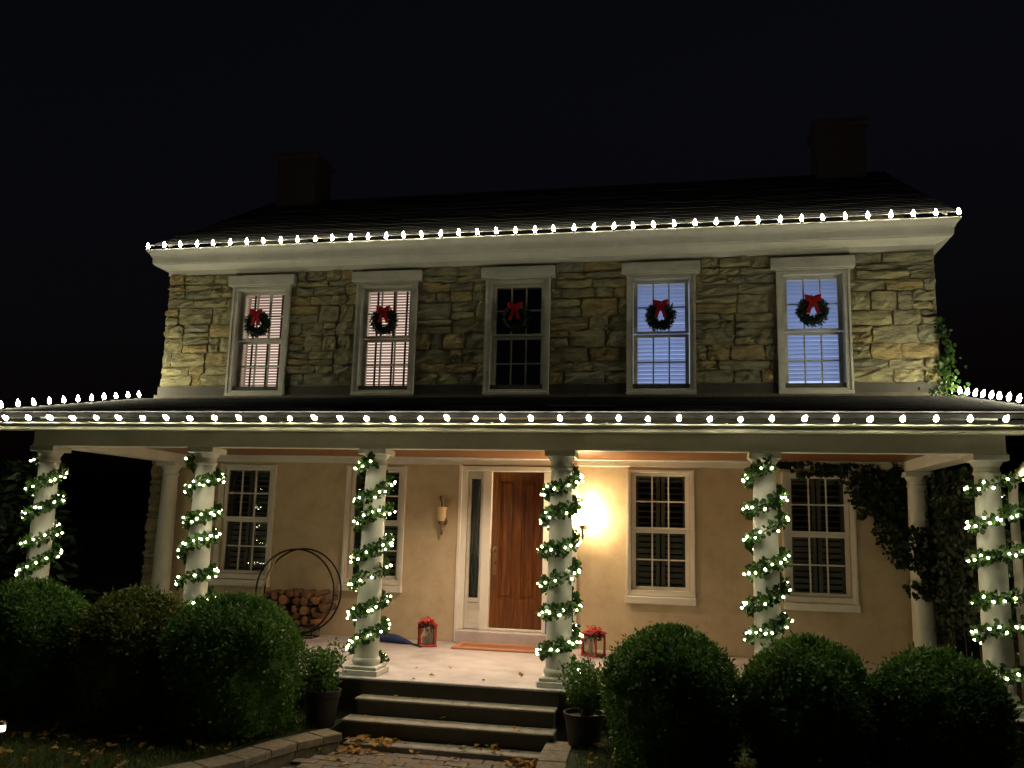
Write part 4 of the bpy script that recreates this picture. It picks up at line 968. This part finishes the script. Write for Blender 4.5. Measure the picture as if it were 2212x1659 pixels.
evergreen(18.0, 11, 9.0, 3.2, 'tall dark evergreen behind the ivy-covered house corner', 3)
tag(part('planting_bed', MB().box(10.5, 14.5, -3.2, -.28, LAWN - .02, LAWN + .012), 'mulch'), kind='structure')

# grass, fallen leaves
def lawn_ok(x, y):
    if -.30 < y: return False
    if in_path(x, y): return False
    for E_, s in ((EDGE_L, -1), (EDGE_R, 1)):
        for a, b in E_:
            if math.hypot(x - a - s * .1, y - b) < .26: return False
    return not (4.2 < x < 6.75 and y > -1.0)
P = []
while len(P) < 26000:
    x, y_ = (random.uniform(-.5, 4.4), random.uniform(-3.6, -.3)) if random.random() < .72 else (random.uniform(6.6, 10.4), random.uniform(-3.2, -.3))
    if lawn_ok(x, y_): P.append((x, y_, LAWN + (.0)))
P = np.array(P); n = len(P)
gr = tag(link('grass', scatter_mesh('grass', P, rng.normal(0, 1, (n, 3)) * np.array([1, 1, .2]), np.full(n, .065), 7, .2, .1, .45, up=np.array([[0, 0, 1.]]).repeat(n, 0)), 'grass_blade'), 'short dark green grass on the lawn beside the path', 'grass', kind='stuff')
P = []
def heap(cx, cy, s, z, n_, ok):
    k = 0
    while k < n_:
        x, y_ = random.gauss(cx, s), random.gauss(cy, s * .6)
        if ok(x, y_): P.append((x, y_, z + random.uniform(.004, .03))); k += 1
heap(4.72, -.86, .15, -.51, 46, lambda x, y: -.90 < y < -.69 and 4.5 < x < 5.4); heap(6.35, -1.0, .10, PAV, 40, lambda x, y: y < -.93 and 4.6 < x < 6.46)
heap(4.62, -1.02, .10, PAV, 34, lambda x, y: y < -.93 and in_path(x - .05, y)); heap(5.9, -.80, .14, -.51, 14, lambda x, y: -.90 < y < -.69 and x < 6.45); heap(5.3, -1.3, .7, PAV, 45, lambda x, y: y < -.95 and in_path(x, y))
heap(5.2, -.05, .9, .0, 9, lambda x, y: -.25 < y < 1.0 and 4.2 < x < 6.7); heap(5.4, -.38, .7, -.172, 5, lambda x, y: -.45 < y < -.27 and 4.45 < x < 6.4); heap(5.0, -.57, .6, -.343, 7, lambda x, y: -.68 < y < -.46 and 4.45 < x < 6.4)
heap(4.2, -2.1, .25, PAV, 20, lambda x, y: in_path(x - .1, y))
k = 0
while k < 420:
    x, y_ = (random.uniform(.4, 4.3), random.uniform(-3.4, -1.2)) if random.random() < .7 else (random.uniform(6.7, 10), random.uniform(-2.8, -.5))
    if lawn_ok(x, y_) and (mnoise.noise((x * 2, y_ * 2, 4)) > -.1): P.append((x, y_, LAWN + random.uniform(.03, .065))); k += 1
P = np.array(P); n = len(P)
tag(link('fallen_leaves', scatter_mesh('fallen_leaves', P, np.array([[0, -.1, 1.]]).repeat(n, 0), np.full(n, .075), 1.25, .4, .3), 'dry_leaf'), 'yellow and brown fallen leaves scattered over lawn, path and steps', 'leaves', kind='stuff')

# little path lamp on its post at the lawn edge
pl = thing('path_lamp', (1.90, -2.50, LAWN), 'small domed path lamp on a black post standing in the lawn', 'path lamp')
part('post', MB().tube([(1.90, -2.50, LAWN - .08), (1.90, -2.50, LAWN + .20)], .022, 10), 'black_cloth', pl, True)
part('lens', MB().lathe([(.03, LAWN + .201), (.036, LAWN + .21), (.034, LAWN + .25), (.028, LAWN + .255)], 1.90, -2.50, 0, 14), 'path_lamp', pl, True)
part('cap', MB().lathe([(.045, LAWN + .2555), (.048, LAWN + .262), (.03, LAWN + .285), (.006, LAWN + .292)], 1.90, -2.50, 0, 16), 'brass', pl, True)
